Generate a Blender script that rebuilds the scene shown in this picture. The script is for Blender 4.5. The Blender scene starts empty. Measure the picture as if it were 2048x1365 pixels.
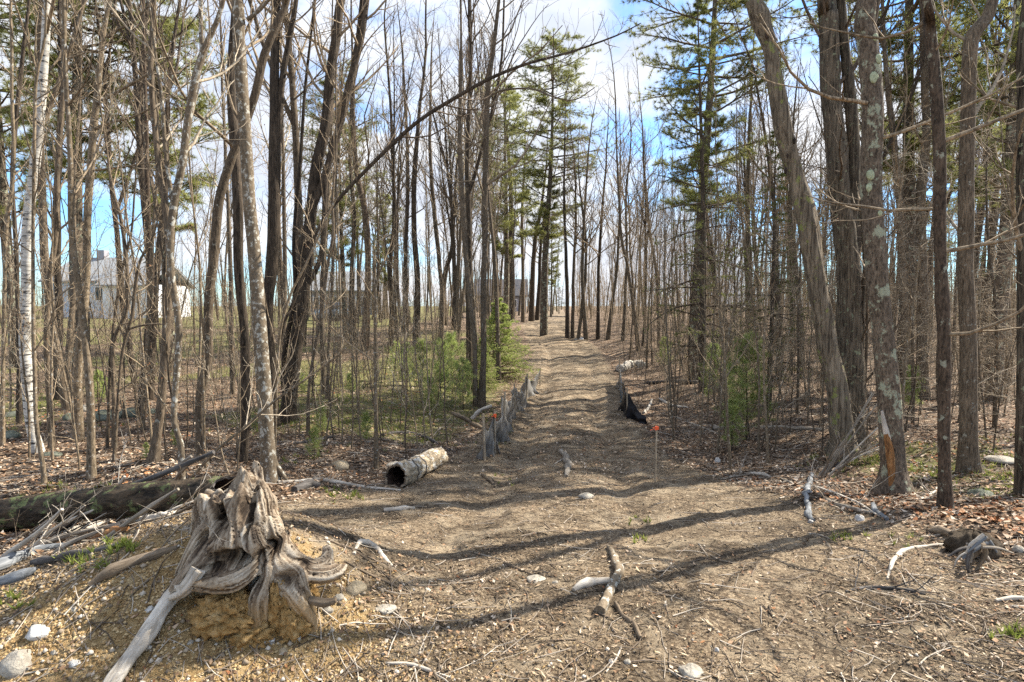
import bpy, math, random
import numpy as np
from mathutils import Vector, noise as mnoise

# ------------------------------------------------------------------ camera, sky, sun, exposure
scene = bpy.context.scene
R = math.radians
F = 1138.0            # focal length in photo pixels (2048 wide)
PITCH = R(3.65)
CAM = np.array([0.0, 0.0, 1.6])
cam_data = bpy.data.cameras.new("camera")
cam = bpy.data.objects.new("camera", cam_data)
scene.collection.objects.link(cam)
cam.location = CAM
cam.rotation_euler = (R(90) - PITCH, 0, 0)
cam_data.sensor_width = 36.0
cam_data.lens = F / 2048 * 36
cam_data.clip_start = 0.05
cam_data.clip_end = 2000
scene.camera = cam

SUN_EL = R(44)
SUN_DIR = np.array([0.885, 0.465, 0.0]); SUN_DIR /= np.linalg.norm(SUN_DIR)
SUN_DIR = np.array([SUN_DIR[0]*math.cos(SUN_EL), SUN_DIR[1]*math.cos(SUN_EL), math.sin(SUN_EL)])
world = bpy.data.worlds.new("World"); scene.world = world; world.use_nodes = True
wn, wl = world.node_tree.nodes, world.node_tree.links
wn.clear()
wout = wn.new('ShaderNodeOutputWorld'); wbg = wn.new('ShaderNodeBackground')
sky = wn.new('ShaderNodeTexSky'); sky.sky_type = 'NISHITA'; sky.sun_disc = False
sky.sun_elevation = SUN_EL; sky.sun_rotation = math.atan2(SUN_DIR[0], SUN_DIR[1])
sky.air_density = 1.0; sky.dust_density = 0.3; sky.ozone_density = 1.6
wtc = wn.new('ShaderNodeTexCoord'); wmap = wn.new('ShaderNodeMapping')
wmap.inputs['Scale'].default_value = (1.0, 1.0, 2.1); wmap.inputs['Location'].default_value = (3.3, 1.7, 0.6)
wns = wn.new('ShaderNodeTexNoise'); wns.inputs['Scale'].default_value = 2.3; wns.inputs['Detail'].default_value = 9
wns.inputs['Roughness'].default_value = 0.58; wns.inputs['Distortion'].default_value = 0.35
wr = wn.new('ShaderNodeValToRGB'); wr.color_ramp.elements[0].position = 0.37; wr.color_ramp.elements[1].position = 0.55
wr.color_ramp.interpolation = 'EASE'
wcn = wn.new('ShaderNodeTexNoise'); wcn.inputs['Scale'].default_value = 5; wcn.inputs['Detail'].default_value = 5
wcr = wn.new('ShaderNodeValToRGB')
wcr.color_ramp.elements[0].color = (3.3, 3.6, 4.2, 1); wcr.color_ramp.elements[1].color = (4.5, 4.6, 4.8, 1)
wcr.color_ramp.elements[0].position = 0.35; wcr.color_ramp.elements[1].position = 0.62
wmul = wn.new('ShaderNodeMixRGB'); wmul.blend_type = 'MULTIPLY'; wmul.inputs[0].default_value = 1
wmul.inputs[2].default_value = (0.62, 0.95, 1.22, 1)
wmix = wn.new('ShaderNodeMixRGB')
wl.new(wtc.outputs['Generated'], wmap.inputs['Vector']); wl.new(wmap.outputs[0], wns.inputs['Vector'])
wl.new(wmap.outputs[0], wcn.inputs['Vector']); wl.new(wcn.outputs['Fac'], wcr.inputs[0])
wl.new(wns.outputs['Fac'], wr.inputs[0]); wl.new(wr.outputs[0], wmix.inputs[0])
wl.new(sky.outputs[0], wmul.inputs[1]); wl.new(wmul.outputs[0], wmix.inputs[1]); wl.new(wcr.outputs[0], wmix.inputs[2])
wl.new(wmix.outputs[0], wbg.inputs['Color']); wbg.inputs['Strength'].default_value = 0.105
wl.new(wbg.outputs[0], wout.inputs['Surface'])

sun_data = bpy.data.lights.new("sun", 'SUN'); sun_data.energy = 5.0; sun_data.angle = R(0.5)
sun_data.color = (1.0, 0.93, 0.81)
sun = bpy.data.objects.new("sun", sun_data); scene.collection.objects.link(sun)
sun.rotation_euler = Vector(SUN_DIR).to_track_quat('Z', 'Y').to_euler()
vs = scene.view_settings; vs.view_transform = 'Standard'; vs.look = 'None'; vs.exposure = 1.3; vs.gamma = 1
vs.use_curve_mapping = False
scene.render.engine = 'CYCLES'
scene.cycles.max_bounces = 5; scene.cycles.diffuse_bounces = 1; scene.cycles.glossy_bounces = 2
scene.cycles.transmission_bounces = 3; scene.cycles.transparent_max_bounces = 6
scene.cycles.use_denoising = False

# ------------------------------------------------------------------ helpers
rng = np.random.default_rng(7)
COL = scene.collection

def tag(o, label=None, cat=None, group=None, kind=None):
    if label: o['label'] = label
    if cat: o['category'] = cat
    if group: o['group'] = group
    if kind: o['kind'] = kind
    return o

def empty(name, loc, label=None, cat=None, group=None):
    o = bpy.data.objects.new(name, None); COL.objects.link(o); o.location = loc
    o.empty_display_size = 0.1
    return tag(o, label, cat, group)

def link(name, mesh, parent=None, loc=None):
    o = bpy.data.objects.new(name, mesh); COL.objects.link(o)
    if parent is not None: o.parent = parent
    if loc is not None: o.location = loc
    return o

def nrm(a):
    return a / np.maximum(np.linalg.norm(a, axis=-1, keepdims=True), 1e-9)

class MB:
    """collects numpy vertex / face blocks and builds one mesh"""
    def __init__(s): s.v = []; s.f = {}; s.n = 0; s.c = []; s.hascol = False
    def add(s, V, faces, mat=0, col=None):
        V = np.asarray(V, dtype=np.float64).reshape(-1, 3); faces = np.asarray(faces, dtype=np.int64)
        s.v.append(V)
        if col is None: s.c.append(np.full((len(V), 4), 0.5))
        else:
            s.hascol = True; c = np.ones((len(V), 4)); c[:, :3] = np.asarray(col); s.c.append(c)
        s.f.setdefault((faces.shape[1], mat), []).append(faces + s.n); s.n += len(V)
        return s
    def mesh(s, name, mats, smooth=True):
        me = bpy.data.meshes.new(name)
        if not isinstance(mats, (list, tuple)): mats = [mats]
        for m in mats: me.materials.append(m)
        if not s.v: return me
        V = np.concatenate(s.v)
        me.vertices.add(len(V)); me.vertices.foreach_set('co', V.astype(np.float32).ravel())
        li, ls, mi, st = [], [], [], 0
        for (k, m), fs in s.f.items():
            A = np.concatenate(fs); li.append(A.ravel()); ls.append(st + np.arange(len(A)) * k); st += A.size
            mi.append(np.full(len(A), m))
        li = np.concatenate(li); ls = np.concatenate(ls); mi = np.concatenate(mi)
        me.loops.add(len(li)); me.loops.foreach_set('vertex_index', li.astype(np.int32))
        me.polygons.add(len(ls)); me.polygons.foreach_set('loop_start', ls.astype(np.int32))
        me.polygons.foreach_set('material_index', mi.astype(np.int32))
        me.polygons.foreach_set('use_smooth', np.full(len(ls), smooth))
        if s.hascol:
            a = me.color_attributes.new('tint', 'FLOAT_COLOR', 'POINT')
            a.data.foreach_set('color', np.concatenate(s.c).astype(np.float32).ravel())
        me.update(calc_edges=True)
        return me
    def build(s, name, mats, parent=None, loc=None, smooth=True):
        return link(name, s.mesh(name, mats, smooth), parent, loc)

def tubes(P, Rd, k, mb, mat=0, cap=False, ridge=None, col=None):
    """P (B,n,3) centre lines, Rd (B,n) radii -> k-sided tubes"""
    P = np.asarray(P, float); Rd = np.asarray(Rd, float)
    if P.ndim == 2: P = P[None]; Rd = Rd[None]
    B, n, _ = P.shape
    T = np.empty_like(P); T[:, 1:-1] = P[:, 2:] - P[:, :-2]; T[:, 0] = P[:, 1] - P[:, 0]; T[:, -1] = P[:, -1] - P[:, -2]
    T = nrm(T); ax = nrm(P[:, -1] - P[:, 0])
    ref = np.where(np.abs(ax[:, 2:3]) > 0.75, np.array([[0., -1., 0.]]), np.array([[0., 0., 1.]]))
    U = nrm(np.cross(T, ref[:, None, :])); W = np.cross(T, U)
    a = np.arange(k) * 2 * math.pi / k
    RR = Rd[:, :, None] if ridge is None else Rd[:, :, None] * ridge
    V = P[:, :, None, :] + RR[..., None] * (np.cos(a)[None, None, :, None] * U[:, :, None, :] + np.sin(a)[None, None, :, None] * W[:, :, None, :])
    V = V.reshape(-1, 3)
    i = np.arange(n - 1)[:, None]; j = np.arange(k)[None, :]
    q = np.stack([i * k + j, i * k + (j + 1) % k, (i + 1) * k + (j + 1) % k, (i + 1) * k + j], -1).reshape(-1, 4)
    Q = (q[None] + (np.arange(B) * n * k)[:, None, None]).reshape(-1, 4)
    mb.add(V, Q, mat, col)
    if cap:
        for b in range(B):
            for e, ring in ((0, 0), (n - 1, n - 1)):
                c = P[b, e]; ids = np.arange(k)
                rv = V[b * n * k + ring * k: b * n * k + ring * k + k]
                fv = np.vstack([rv, c[None]])
                tri = np.stack([ids, (ids + 1) % k, np.full(k, k)], -1)
                if e == 0: tri = tri[:, ::-1]
                mb.add(fv, tri, mat, None if col is None else (col[0] if np.ndim(col) > 1 else col))

def grow(p0, d0, L, n, wob, up, g=rng):
    B = len(p0); P = np.empty((B, n, 3)); P[:, 0] = p0; d = nrm(d0); st = (np.broadcast_to(L, (B,)) / (n - 1))[:, None]
    upv = np.array([0, 0, 1.0])
    for i in range(1, n):
        d = nrm(d + g.normal(0, wob, (B, 3)) + upv * (up / n)); P[:, i] = P[:, i - 1] + d * st
    return P

def spawn(P, Rd, m, t0, t1, ang, g=rng, flat=0.0):
    """m children on each parent: returns start points, directions, parent radius, t"""
    B, n, _ = P.shape
    t = t0 + (t1 - t0) * ((np.arange(m)[None] + g.uniform(0.05, 0.95, (B, m))) / m)
    s = t * (n - 1); i = np.minimum(s.astype(int), n - 2); f = (s - i)[..., None]; b = np.arange(B)[:, None]
    p = P[b, i] * (1 - f) + P[b, i + 1] * f
    T = nrm(P[b, i + 1] - P[b, i]); r = Rd[b, i] * (1 - f[..., 0]) + Rd[b, i + 1] * f[..., 0]
    rv = g.normal(size=(B, m, 3)); rv[..., 2] *= (1 - flat)
    per = nrm(rv - (rv * T).sum(-1, keepdims=True) * T)
    a = np.radians(g.normal(ang, 10, (B, m)))[..., None]
    d = np.cos(a) * T + np.sin(a) * per
    return p.reshape(-1, 3), d.reshape(-1, 3), r.reshape(-1), t.reshape(-1)

def taper(r0, n, end=0.25):
    return r0[:, None] * np.linspace(1, end, n)[None]

# ------------------------------------------------------------------ value noise
def _h(ix, iy, s):
    with np.errstate(over='ignore'):
        a = (ix.astype(np.int64) * 374761393 + iy.astype(np.int64) * 668265263 + s * 974711) & 0xffffffff
        a = ((a ^ (a >> 13)) * 1274126177) & 0xffffffff
        return ((a ^ (a >> 16)) & 0xffff) / 65535.0
def vn(x, y, s=0):
    x = np.asarray(x, float); y = np.asarray(y, float)
    ix = np.floor(x); iy = np.floor(y); fx = x - ix; fy = y - iy
    ux = fx * fx * (3 - 2 * fx); uy = fy * fy * (3 - 2 * fy)
    a = _h(ix, iy, s); b = _h(ix + 1, iy, s); c = _h(ix, iy + 1, s); d = _h(ix + 1, iy + 1, s)
    return (a * (1 - ux) + b * ux) * (1 - uy) + (c * (1 - ux) + d * ux) * uy
def fbm(x, y, s=0, o=4):
    v = 0; a = .5; t = 0
    for i in range(o):
        v = v + a * vn(x, y, s + i * 17); t += a; a *= .5; x = np.asarray(x) * 2.03 + 5.1; y = np.asarray(y) * 2.03 + 1.7
    return v / t
def sst(a, b, x):
    t = np.clip((np.asarray(x, float) - a) / (b - a), 0, 1); return t * t * (3 - 2 * t)

# ------------------------------------------------------------------ terrain
_ky = [-400, 0, 3, 4, 5, 6.5, 8, 10, 12, 15, 18, 21, 24, 30, 36, 48, 80, 400]
_kz = [0, 0, 0, -.10, -.25, -.48, -.68, -.82, -.88, -.92, -.84, -.65, -.42, .02, .33, .45, .5, .5]
_kx = [.2, .2, .2, .25, .35, .55, .75, .95, 1.1, 1.5, 1.85, 2.15, 2.3, 2.2, 2.1, 3.3, 6, 30]
def path_x(y): return np.interp(y, _ky, _kx)
def path_mask(x, y):
    d = np.abs(x - path_x(y))
    w = np.interp(y, [0, 4, 6, 8, 12, 400], [3.2, 2.6, 1.7, 1.35, 1.15, 1.25]) + .35 * (fbm(x * .9, y * .9, 31) - .5)
    return 1 - sst(w, w + .7, d)
def hgt(x, y):
    x = np.asarray(x, float); y = np.asarray(y, float)
    z = np.interp(y, _ky, _kz)
    pm = path_mask(x, y)
    side = np.where(x < path_x(y), sst(1.6, 5, path_x(y) - x) * .30, sst(1.8, 5, x - path_x(y)) * .30)
    z = z + side * sst(3.5, 8, y) * (1 - sst(18, 28, y))
    z = z + (1 - pm) * ((fbm(x * .5, y * .5, 3) - .5) * .34 + (fbm(x * 2.1, y * 2.1, 5, 3) - .5) * .12)
    z = z + (fbm(x * .35, y * .35, 9) - .5) * .10
    d = x - path_x(y)
    rut = np.exp(-((d - .72) / .2) ** 2) + np.exp(-((d + .72) / .2) ** 2)
    z = z - rut * .06 * sst(2.5, 6, y) * (1 - sst(34, 44, y)) * (.6 + .8 * fbm(x * .8, y * .8, 12))
    # cross ripples of the churned trail
    z = z + pm * sst(6, 9, y) * .007 * (fbm(x * .6, y * 3.2, 15, 3) - .5)
    # mound that carries the old stump
    z = z + .40 * np.exp(-(((x + 1.62) / .85) ** 2 + ((y - 3.15) / .75) ** 2) ** 1.3)
    z = z + .14 * np.exp(-(((x + 3.3) / 1.3) ** 2 + ((y - 3.3) / 1.0) ** 2))
    # cut bank under the stump facing the camera
    z = z - .04 * np.exp(-(((x + 1.0) / .5) ** 2 + ((y - 2.35) / .25) ** 2))
    # fine clods
    z = z + (vn(x * 9, y * 9, 41) - .5) * .022 + (vn(x * 22, y * 22, 43) - .5) * .012
    return z

def pdir(px, py):
    cx = (px - 1024) / F; cy = -(py - 682.5) / F
    c, s = math.cos(PITCH), math.sin(PITCH)
    return np.array([cx, c + cy * s, -s + cy * c])
def atY(px, py, Y):
    d = pdir(px, py); return CAM + d * (Y / d[1])
def gnd(px, py):
    """where the line of sight through a photo pixel meets the terrain"""
    d = pdir(px, py); ts = np.concatenate([np.arange(1.2, 12, .02), np.arange(12, 120, .1)])
    P = CAM[None] + d[None] * ts[:, None]
    below = P[:, 2] < hgt(P[:, 0], P[:, 1])
    i = int(np.argmax(below)) if below.any() else len(ts) - 1
    p = P[i]; return np.array([p[0], p[1], float(hgt(p[0], p[1]))])
def W2R(wpx, Y): return .5 * wpx * Y / F

def smooth_path(pts, rad, step):
    """Catmull-Rom through pts, resampled"""
    pts = np.asarray(pts, float); rad = np.asarray(rad, float)
    A = np.column_stack([pts, rad]); A = np.vstack([2 * A[0] - A[1], A, 2 * A[-1] - A[-2]]); out = []
    for i in range(1, len(A) - 2):
        L = np.linalg.norm(A[i + 1, :3] - A[i, :3]); m = max(2, int(L / step)); t = np.arange(m)[:, None] / m
        p0, p1, p2, p3 = A[i - 1], A[i], A[i + 1], A[i + 2]
        out.append(.5 * (2 * p1 + (p2 - p0) * t + (2 * p0 - 5 * p1 + 4 * p2 - p3) * t ** 2 + (3 * p1 - p0 - 3 * p2 + p3) * t ** 3))
    out.append(A[-2][None]); A = np.vstack(out)
    return A[:, :3], np.maximum(A[:, 3], .001)
# ------------------------------------------------------------------ materials
class NT:
    def __init__(s, name):
        s.m = bpy.data.materials.new(name); s.m.use_nodes = True
        s.n = s.m.node_tree.nodes; s.l = s.m.node_tree.links; s.n.clear()
        s.out = s.n.new('ShaderNodeOutputMaterial'); s.p = s.n.new('ShaderNodeBsdfPrincipled')
        s.l.new(s.p.outputs[0], s.out.inputs[0])
        s.p.inputs['Specular IOR Level'].default_value = .25
    def node(s, t, **k):
        x = s.n.new(t)
        for a, b in k.items(): setattr(x, a, b)
        return x
    def coord(s, scale=(1, 1, 1), src='Object'):
        tc = s.node('ShaderNodeTexCoord'); mp = s.node('ShaderNodeMapping'); mp.inputs['Scale'].default_value = scale
        s.l.new(tc.outputs[src], mp.inputs[0]); return mp.outputs[0]
    def noise(s, vec, scale, detail=4, rough=.6, dist=0):
        x = s.node('ShaderNodeTexNoise'); s.l.new(vec, x.inputs['Vector'])
        x.inputs['Scale'].default_value = scale; x.inputs['Detail'].default_value = detail
        x.inputs['Roughness'].default_value = rough; x.inputs['Distortion'].default_value = dist
        return x.outputs['Fac']
    def voro(s, vec, scale, feature='F1', out='Color', rnd=1):
        x = s.node('ShaderNodeTexVoronoi', feature=feature); s.l.new(vec, x.inputs['Vector'])
        x.inputs['Scale'].default_value = scale; x.inputs['Randomness'].default_value = rnd; return x.outputs[out]
    def ramp(s, fac, stops):
        x = s.node('ShaderNodeValToRGB'); s.l.new(fac, x.inputs[0]); e = x.color_ramp.elements
        while len(e) < len(stops): e.new(.5)
        for i, (p, c) in enumerate(stops):
            e[i].position = p; e[i].color = (c, c, c, 1) if isinstance(c, (int, float)) else (*c, 1)
        return x.outputs[0]
    def mix(s, fac, a, b, mode='MIX'):
        x = s.node('ShaderNodeMixRGB', blend_type=mode)
        for i, v in ((0, fac), (1, a), (2, b)):
            if isinstance(v, (int, float)): x.inputs[i].default_value = v if i == 0 else (v, v, v, 1)
            elif isinstance(v, tuple): x.inputs[i].default_value = (*v, 1)
            else: s.l.new(v, x.inputs[i])
        return x.outputs[0]
    def math(s, op, a, b=0.0):
        x = s.node('ShaderNodeMath', operation=op)
        for i, v in ((0, a), (1, b)):
            if isinstance(v, (int, float)): x.inputs[i].default_value = v
            else: s.l.new(v, x.inputs[i])
        return x.outputs[0]
    def bump(s, h, dist, strength=1, prev=None):
        x = s.node('ShaderNodeBump'); s.l.new(h, x.inputs['Height']); x.inputs['Distance'].default_value = dist
        x.inputs['Strength'].default_value = strength
        if prev is not None: s.l.new(prev, x.inputs['Normal'])
        return x.outputs[0]
    def objrand(s, lo, hi):
        oi = s.node('ShaderNodeObjectInfo'); mr = s.node('ShaderNodeMapRange'); s.l.new(oi.outputs['Random'], mr.inputs[0])
        mr.inputs[3].default_value = lo; mr.inputs[4].default_value = hi; return mr.outputs[0]
    def done(s, col, rough=.85, normal=None):
        if isinstance(col, tuple): s.p.inputs['Base Color'].default_value = (*col, 1)
        else: s.l.new(col, s.p.inputs['Base Color'])
        if isinstance(rough, (int, float)): s.p.inputs['Roughness'].default_value = rough
        else: s.l.new(rough, s.p.inputs['Roughness'])
        if normal is not None: s.l.new(normal, s.p.inputs['Normal'])
        return s.m

def mat_bark(name, dark, light, furrow=60, stretch=.16, bump=.012, lichen=None, lamt=.35, lscale=16, moss=None, sharp=(.35, .62)):
    q_ = 1.0 if 'twig' in name else .74; dark = (dark[0] * .75 * q_, dark[1] * .70 * q_, dark[2] * .62 * q_); light = (light[0] * 1.1 * q_, light[1] * 1.03 * q_, light[2] * .92 * q_)
    n = NT(name); v = n.coord((1, 1, stretch)); f = n.noise(v, furrow, 5, .65, .6)
    base = n.ramp(f, [(sharp[0], dark), (sharp[1], light)])
    big = n.noise(n.coord((1, 1, .5)), 5, 4)
    base = n.mix(.75, base, n.ramp(big, [(.3, .62), (.7, 1.3)]), 'MULTIPLY')
    base = n.mix(1, base, n.objrand(.8, 1.25), 'MULTIPLY')
    if moss:
        mf = n.ramp(n.noise(n.coord(), 4, 4), [(.5, 0.), (.62, 1.)]); base = n.mix(n.math('MULTIPLY', mf, .7), base, moss)
    if lichen:
        lf = n.noise(n.coord((1, 1, .8)), lscale, 6, .7); lf = n.ramp(lf, [(.62 - lamt * .3, 0.), (.66 - lamt * .3, 1.)])
        base = n.mix(n.math('MULTIPLY', lf, .8), base, lichen)
    return n.done(base, .9, n.bump(f, bump))

M = {}
M['beech'] = mat_bark('smooth_bark', (.13, .105, .08), (.27, .225, .17), 40, .5, .004, (.50, .49, .43), .26, 22, None, (.25, .75))
M['maple'] = mat_bark('grey_bark', (.085, .068, .052), (.235, .19, .145), 70, .15, .010, (.36, .35, .29), .05)
M['tan'] = mat_bark('tan_bark', (.15, .12, .085), (.33, .27, .20), 60, .3, .004, (.46, .45, .40), .1, 30)
M['dark'] = mat_bark('dark_bark', (.03, .024, .019), (.135, .108, .085), 48, .13, .02)
M['furrow'] = mat_bark('furrowed_bark', (.04, .033, .026), (.22, .185, .145), 42, .09, .03, (.30, .32, .20), .08, 14)
M['pine_bark'] = mat_bark('pine_bark', (.065, .052, .042), (.215, .175, .14), 55, .35, .014, (.40, .42, .30), .22, 7)
M['redbark'] = mat_bark('reddish_bark', (.065, .05, .04), (.20, .15, .115), 55, .3, .012, (.36, .36, .27), .08, 12)
M['snag'] = mat_bark('weathered_snag_wood', (.10, .082, .065), (.31, .265, .21), 36, .06, .03, (.25, .27, .08), .12, 8)
M['far_bark'] = mat_bark('far_bark', (.075, .062, .048), (.22, .185, .145), 40, .15, .01)
M['twig'] = mat_bark('twig_bark', (.14, .112, .084), (.33, .27, .20), 30, .5, .002)
M['twig_light'] = mat_bark('pale_twig_bark', (.26, .225, .18), (.50, .44, .36), 30, .5, .002)
M['twig_dark'] = mat_bark('dark_twig_bark', (.06, .045, .035), (.14, .11, .085), 30, .5, .002)
n = NT('birch_bark'); v = n.coord((1, 1, 5)); f = n.noise(v, 8, 4, .6, .3)
c = n.mix(n.ramp(f, [(.54, 0.), (.60, 1.)]), n.ramp(n.noise(n.coord((1, 1, 4)), 9, 4), [(.3, (.36, .33, .28)), (.6, (.62, .59, .53))]), (.05, .045, .04))
n_low = n.ramp(n.noise(n.coord((1, 1, 1)), 2.2, 3), [(.52, 0.), (.66, 1.)])
c = n.mix(n.math('MULTIPLY', n_low, .5), c, (.16, .13, .10)); M['birch'] = n.done(c, .7, n.bump(f, .004)); M['cutlog'] = mat_bark('cut_log_bark', (.20, .155, .11), (.62, .53, .40), 30, .5, .012, (.62, .60, .55), .3, 9, None, (.3, .6))

def mat_wood(name, a, b, c3, sc=30, stretch=(1, 1, .12), bump=.01, rough=.8):
    n = NT(name); f = n.noise(n.coord(stretch), sc, 6, .7, .8); g = n.noise(n.coord(), 6, 4)
    base = n.ramp(f, [(.32, a), (.52, b), (.70, c3)]); base = n.mix(.8, base, n.ramp(g, [(.3, .6), (.7, 1.25)]), 'MULTIPLY')
    return n.done(base, rough, n.bump(f, bump))
M['grey_wood'] = mat_wood('silvered_wood', (.10, .08, .06), (.33, .28, .22), (.52, .47, .40), 26)
M['brown_wood'] = mat_wood('brown_dead_wood', (.07, .05, .035), (.20, .15, .10), (.36, .28, .2), 26)
M['dark_wood'] = mat_wood('damp_dark_wood', (.03, .027, .025), (.095, .085, .078), (.20, .185, .17), 26)
M['blue_wood'] = mat_wood('blue_grey_wood', (.06, .065, .07), (.18, .19, .20), (.34, .35, .36), 22)
M['pale_wood'] = mat_wood('barkless_pale_wood', (.30, .25, .19), (.55, .49, .41), (.72, .67, .58), 22)
M['orange_wood'] = mat_wood('raw_orange_wood', (.10, .045, .02), (.36, .17, .06), (.50, .33, .17), 46, (1, 1, .15), .03)
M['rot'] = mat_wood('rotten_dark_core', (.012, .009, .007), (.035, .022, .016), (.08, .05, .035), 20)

# stump: silver on top, stained with soil near the ground; tint.r follows the wood fibres, with shade painted into cracks and hollows
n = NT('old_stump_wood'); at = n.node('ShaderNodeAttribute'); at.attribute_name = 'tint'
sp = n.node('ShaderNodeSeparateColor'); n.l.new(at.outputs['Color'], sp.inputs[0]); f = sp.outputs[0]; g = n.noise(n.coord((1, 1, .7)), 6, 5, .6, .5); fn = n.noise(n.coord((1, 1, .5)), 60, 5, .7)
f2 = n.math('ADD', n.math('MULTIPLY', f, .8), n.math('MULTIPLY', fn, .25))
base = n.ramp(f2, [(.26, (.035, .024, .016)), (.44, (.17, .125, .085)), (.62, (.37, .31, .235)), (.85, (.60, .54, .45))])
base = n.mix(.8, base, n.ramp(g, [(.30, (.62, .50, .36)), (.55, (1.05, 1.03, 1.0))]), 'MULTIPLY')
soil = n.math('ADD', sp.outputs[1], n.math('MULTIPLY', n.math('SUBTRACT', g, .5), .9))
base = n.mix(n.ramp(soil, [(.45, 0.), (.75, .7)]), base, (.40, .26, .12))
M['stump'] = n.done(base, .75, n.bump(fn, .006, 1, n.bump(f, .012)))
M['rotlog'] = mat_bark('rotten_log_bark', (.018, .015, .011), (.13, .10, .07), 24, .3, .04, (.15, .18, .07), .25, 9)

def mat_rock(name, a, b, sc=7):
    n = NT(name); f = n.noise(n.coord(), sc, 8, .7); g = n.noise(n.coord(), sc * 9, 4)
    base = n.ramp(f, [(.33, a), (.62, b)]); base = n.mix(.5, base, n.ramp(g, [(.3, .6), (.7, 1.2)]), 'MULTIPLY')
    return n.done(base, .9, n.bump(g, .006, 1, n.bump(f, .03)))
n = NT('lichen'); f = n.noise(n.coord(), 60, 4); M['lichen'] = n.done(n.ramp(f, [(.3, (.26, .29, .17)), (.7, (.50, .53, .36))]), .9, n.bump(f, .006))
M['rock'] = mat_rock('pale_stone', (.24, .21, .17), (.46, .42, .35))
M['rock_white'] = mat_rock('chalky_white_stone', (.38, .36, .33), (.68, .66, .62))
M['rock_tan'] = mat_rock('tan_stone', (.30, .23, .14), (.50, .41, .28))
M['rock_dark'] = mat_rock('mossy_dark_stone', (.05, .06, .04), (.21, .22, .17))

def mat_leafy(name, a, b, trans=.35, rnd=True):
    n = NT(name); at = n.node('ShaderNodeAttribute'); at.attribute_name = 'tint'
    sp = n.node('ShaderNodeSeparateColor'); n.l.new(at.outputs['Color'], sp.inputs[0])
    base = n.mix(sp.outputs[0], a, b)
    base = n.mix(1, base, n.objrand(.85, 1.2), 'MULTIPLY')
    n.l.new(base, n.p.inputs['Base Color']); n.p.inputs['Roughness'].default_value = .6
    if trans:
        t = n.node('ShaderNodeBsdfTranslucent'); n.l.new(base, t.inputs[0]); mx = n.node('ShaderNodeMixShader')
        mx.inputs[0].default_value = trans; n.l.new(n.p.outputs[0], mx.inputs[1]); n.l.new(t.outputs[0], mx.inputs[2])
        n.l.new(mx.outputs[0], n.out.inputs[0])
    return n.m
M['needle'] = mat_leafy('pine_needles', (.15, .165, .05), (.36, .36, .13), .58)
M['needle_dark'] = mat_leafy('spruce_needles', (.10, .12, .035), (.27, .29, .09), .5)
M['needle_bright'] = mat_leafy('young_pine_needles', (.26, .32, .085), (.52, .58, .22), .5)
M['needle_hem'] = mat_leafy('hemlock_needles', (.26, .32, .08), (.50, .56, .18), .5)
M['grass'] = mat_leafy('spring_grass', (.12, .15, .03), (.32, .36, .08))
M['rust_leaf'] = mat_leafy('rust_needles', (.20, .10, .04), (.34, .20, .09))

# litter pieces: tint.r picks the leaf colour along a ramp
def mat_litter(name, stops, rough=.85, trans=0):
    n = NT(name); at = n.node('ShaderNodeAttribute'); at.attribute_name = 'tint'
    sp = n.node('ShaderNodeSeparateColor'); n.l.new(at.outputs['Color'], sp.inputs[0])
    return n.done(n.ramp(sp.outputs[0], stops), rough)
M['leaf'] = mat_litter('dry_leaf', [(0, (.07, .042, .026)), (.35, (.19, .115, .065)), (.6, (.33, .20, .115)), (.8, (.46, .33, .22)), (1, (.60, .50, .39))])
M['redleaf'] = mat_litter('rust_leaf_litter', [(0, (.16, .06, .025)), (.5, (.30, .12, .05)), (1, (.42, .22, .10))])
M['chip'] = mat_litter('wood_chip', [(0, (.03, .02, .012)), (.38, (.105, .072, .043)), (.66, (.29, .21, .13)), (.9, (.46, .36, .245)), (1, (.70, .58, .43))])
M['stick'] = mat_litter('small_stick', [(0, (.06, .045, .033)), (.5, (.22, .17, .125)), (1, (.52, .46, .38))])
M['pebble'] = mat_litter('pebble', [(0, (.16, .12, .08)), (.5, (.34, .27, .19)), (1, (.58, .52, .44))])
M['clod'] = mat_litter('soil_clod', [(0, (.17, .10, .04)), (.5, (.36, .24, .11)), (1, (.50, .375, .205))])

# ground
n = NT('woodland_ground'); at = n.node('ShaderNodeAttribute'); at.attribute_name = 'tint'
sp = n.node('ShaderNodeSeparateColor'); n.l.new(at.outputs['Color'], sp.inputs[0])
ob = n.coord(); dn = n.noise(ob, 22, 3)
wv = n.node('ShaderNodeVectorMath', operation='ADD'); n.l.new(ob, wv.inputs[0])
vn3 = n.node('ShaderNodeTexNoise'); n.l.new(ob, vn3.inputs['Vector']); vn3.inputs['Scale'].default_value = 30
sc3 = n.node('ShaderNodeVectorMath', operation='SCALE'); n.l.new(vn3.outputs['Color'], sc3.inputs[0]); sc3.inputs['Scale'].default_value = .06
n.l.new(sc3.outputs[0], wv.inputs[1]); wo = wv.outputs[0]
cell = n.voro(wo, 26); cs = n.node('ShaderNodeSeparateColor'); n.l.new(cell, cs.inputs[0])
litter = n.ramp(cs.outputs[0], [(0, (.055, .036, .024)), (.35, (.135, .085, .052)), (.62, (.235, .155, .095)), (.84, (.36, .26, .175)), (1, (.50, .40, .30))])
cell2 = n.voro(wo, 70); cs2 = n.node('ShaderNodeSeparateColor'); n.l.new(cell2, cs2.inputs[0])
dirt = n.ramp(cs2.outputs[0], [(0, (.07, .048, .03)), (.5, (.225, .162, .10)), (1, (.42, .325, .215))])
patch = n.ramp(n.noise(ob, 1.3, 7, .62), [(.36, .42), (.5, .82), (.64, 1.2)]); dirt = n.mix(1, dirt, patch, 'MULTIPLY'); litter = n.mix(1, litter, patch, 'MULTIPLY')
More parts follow.
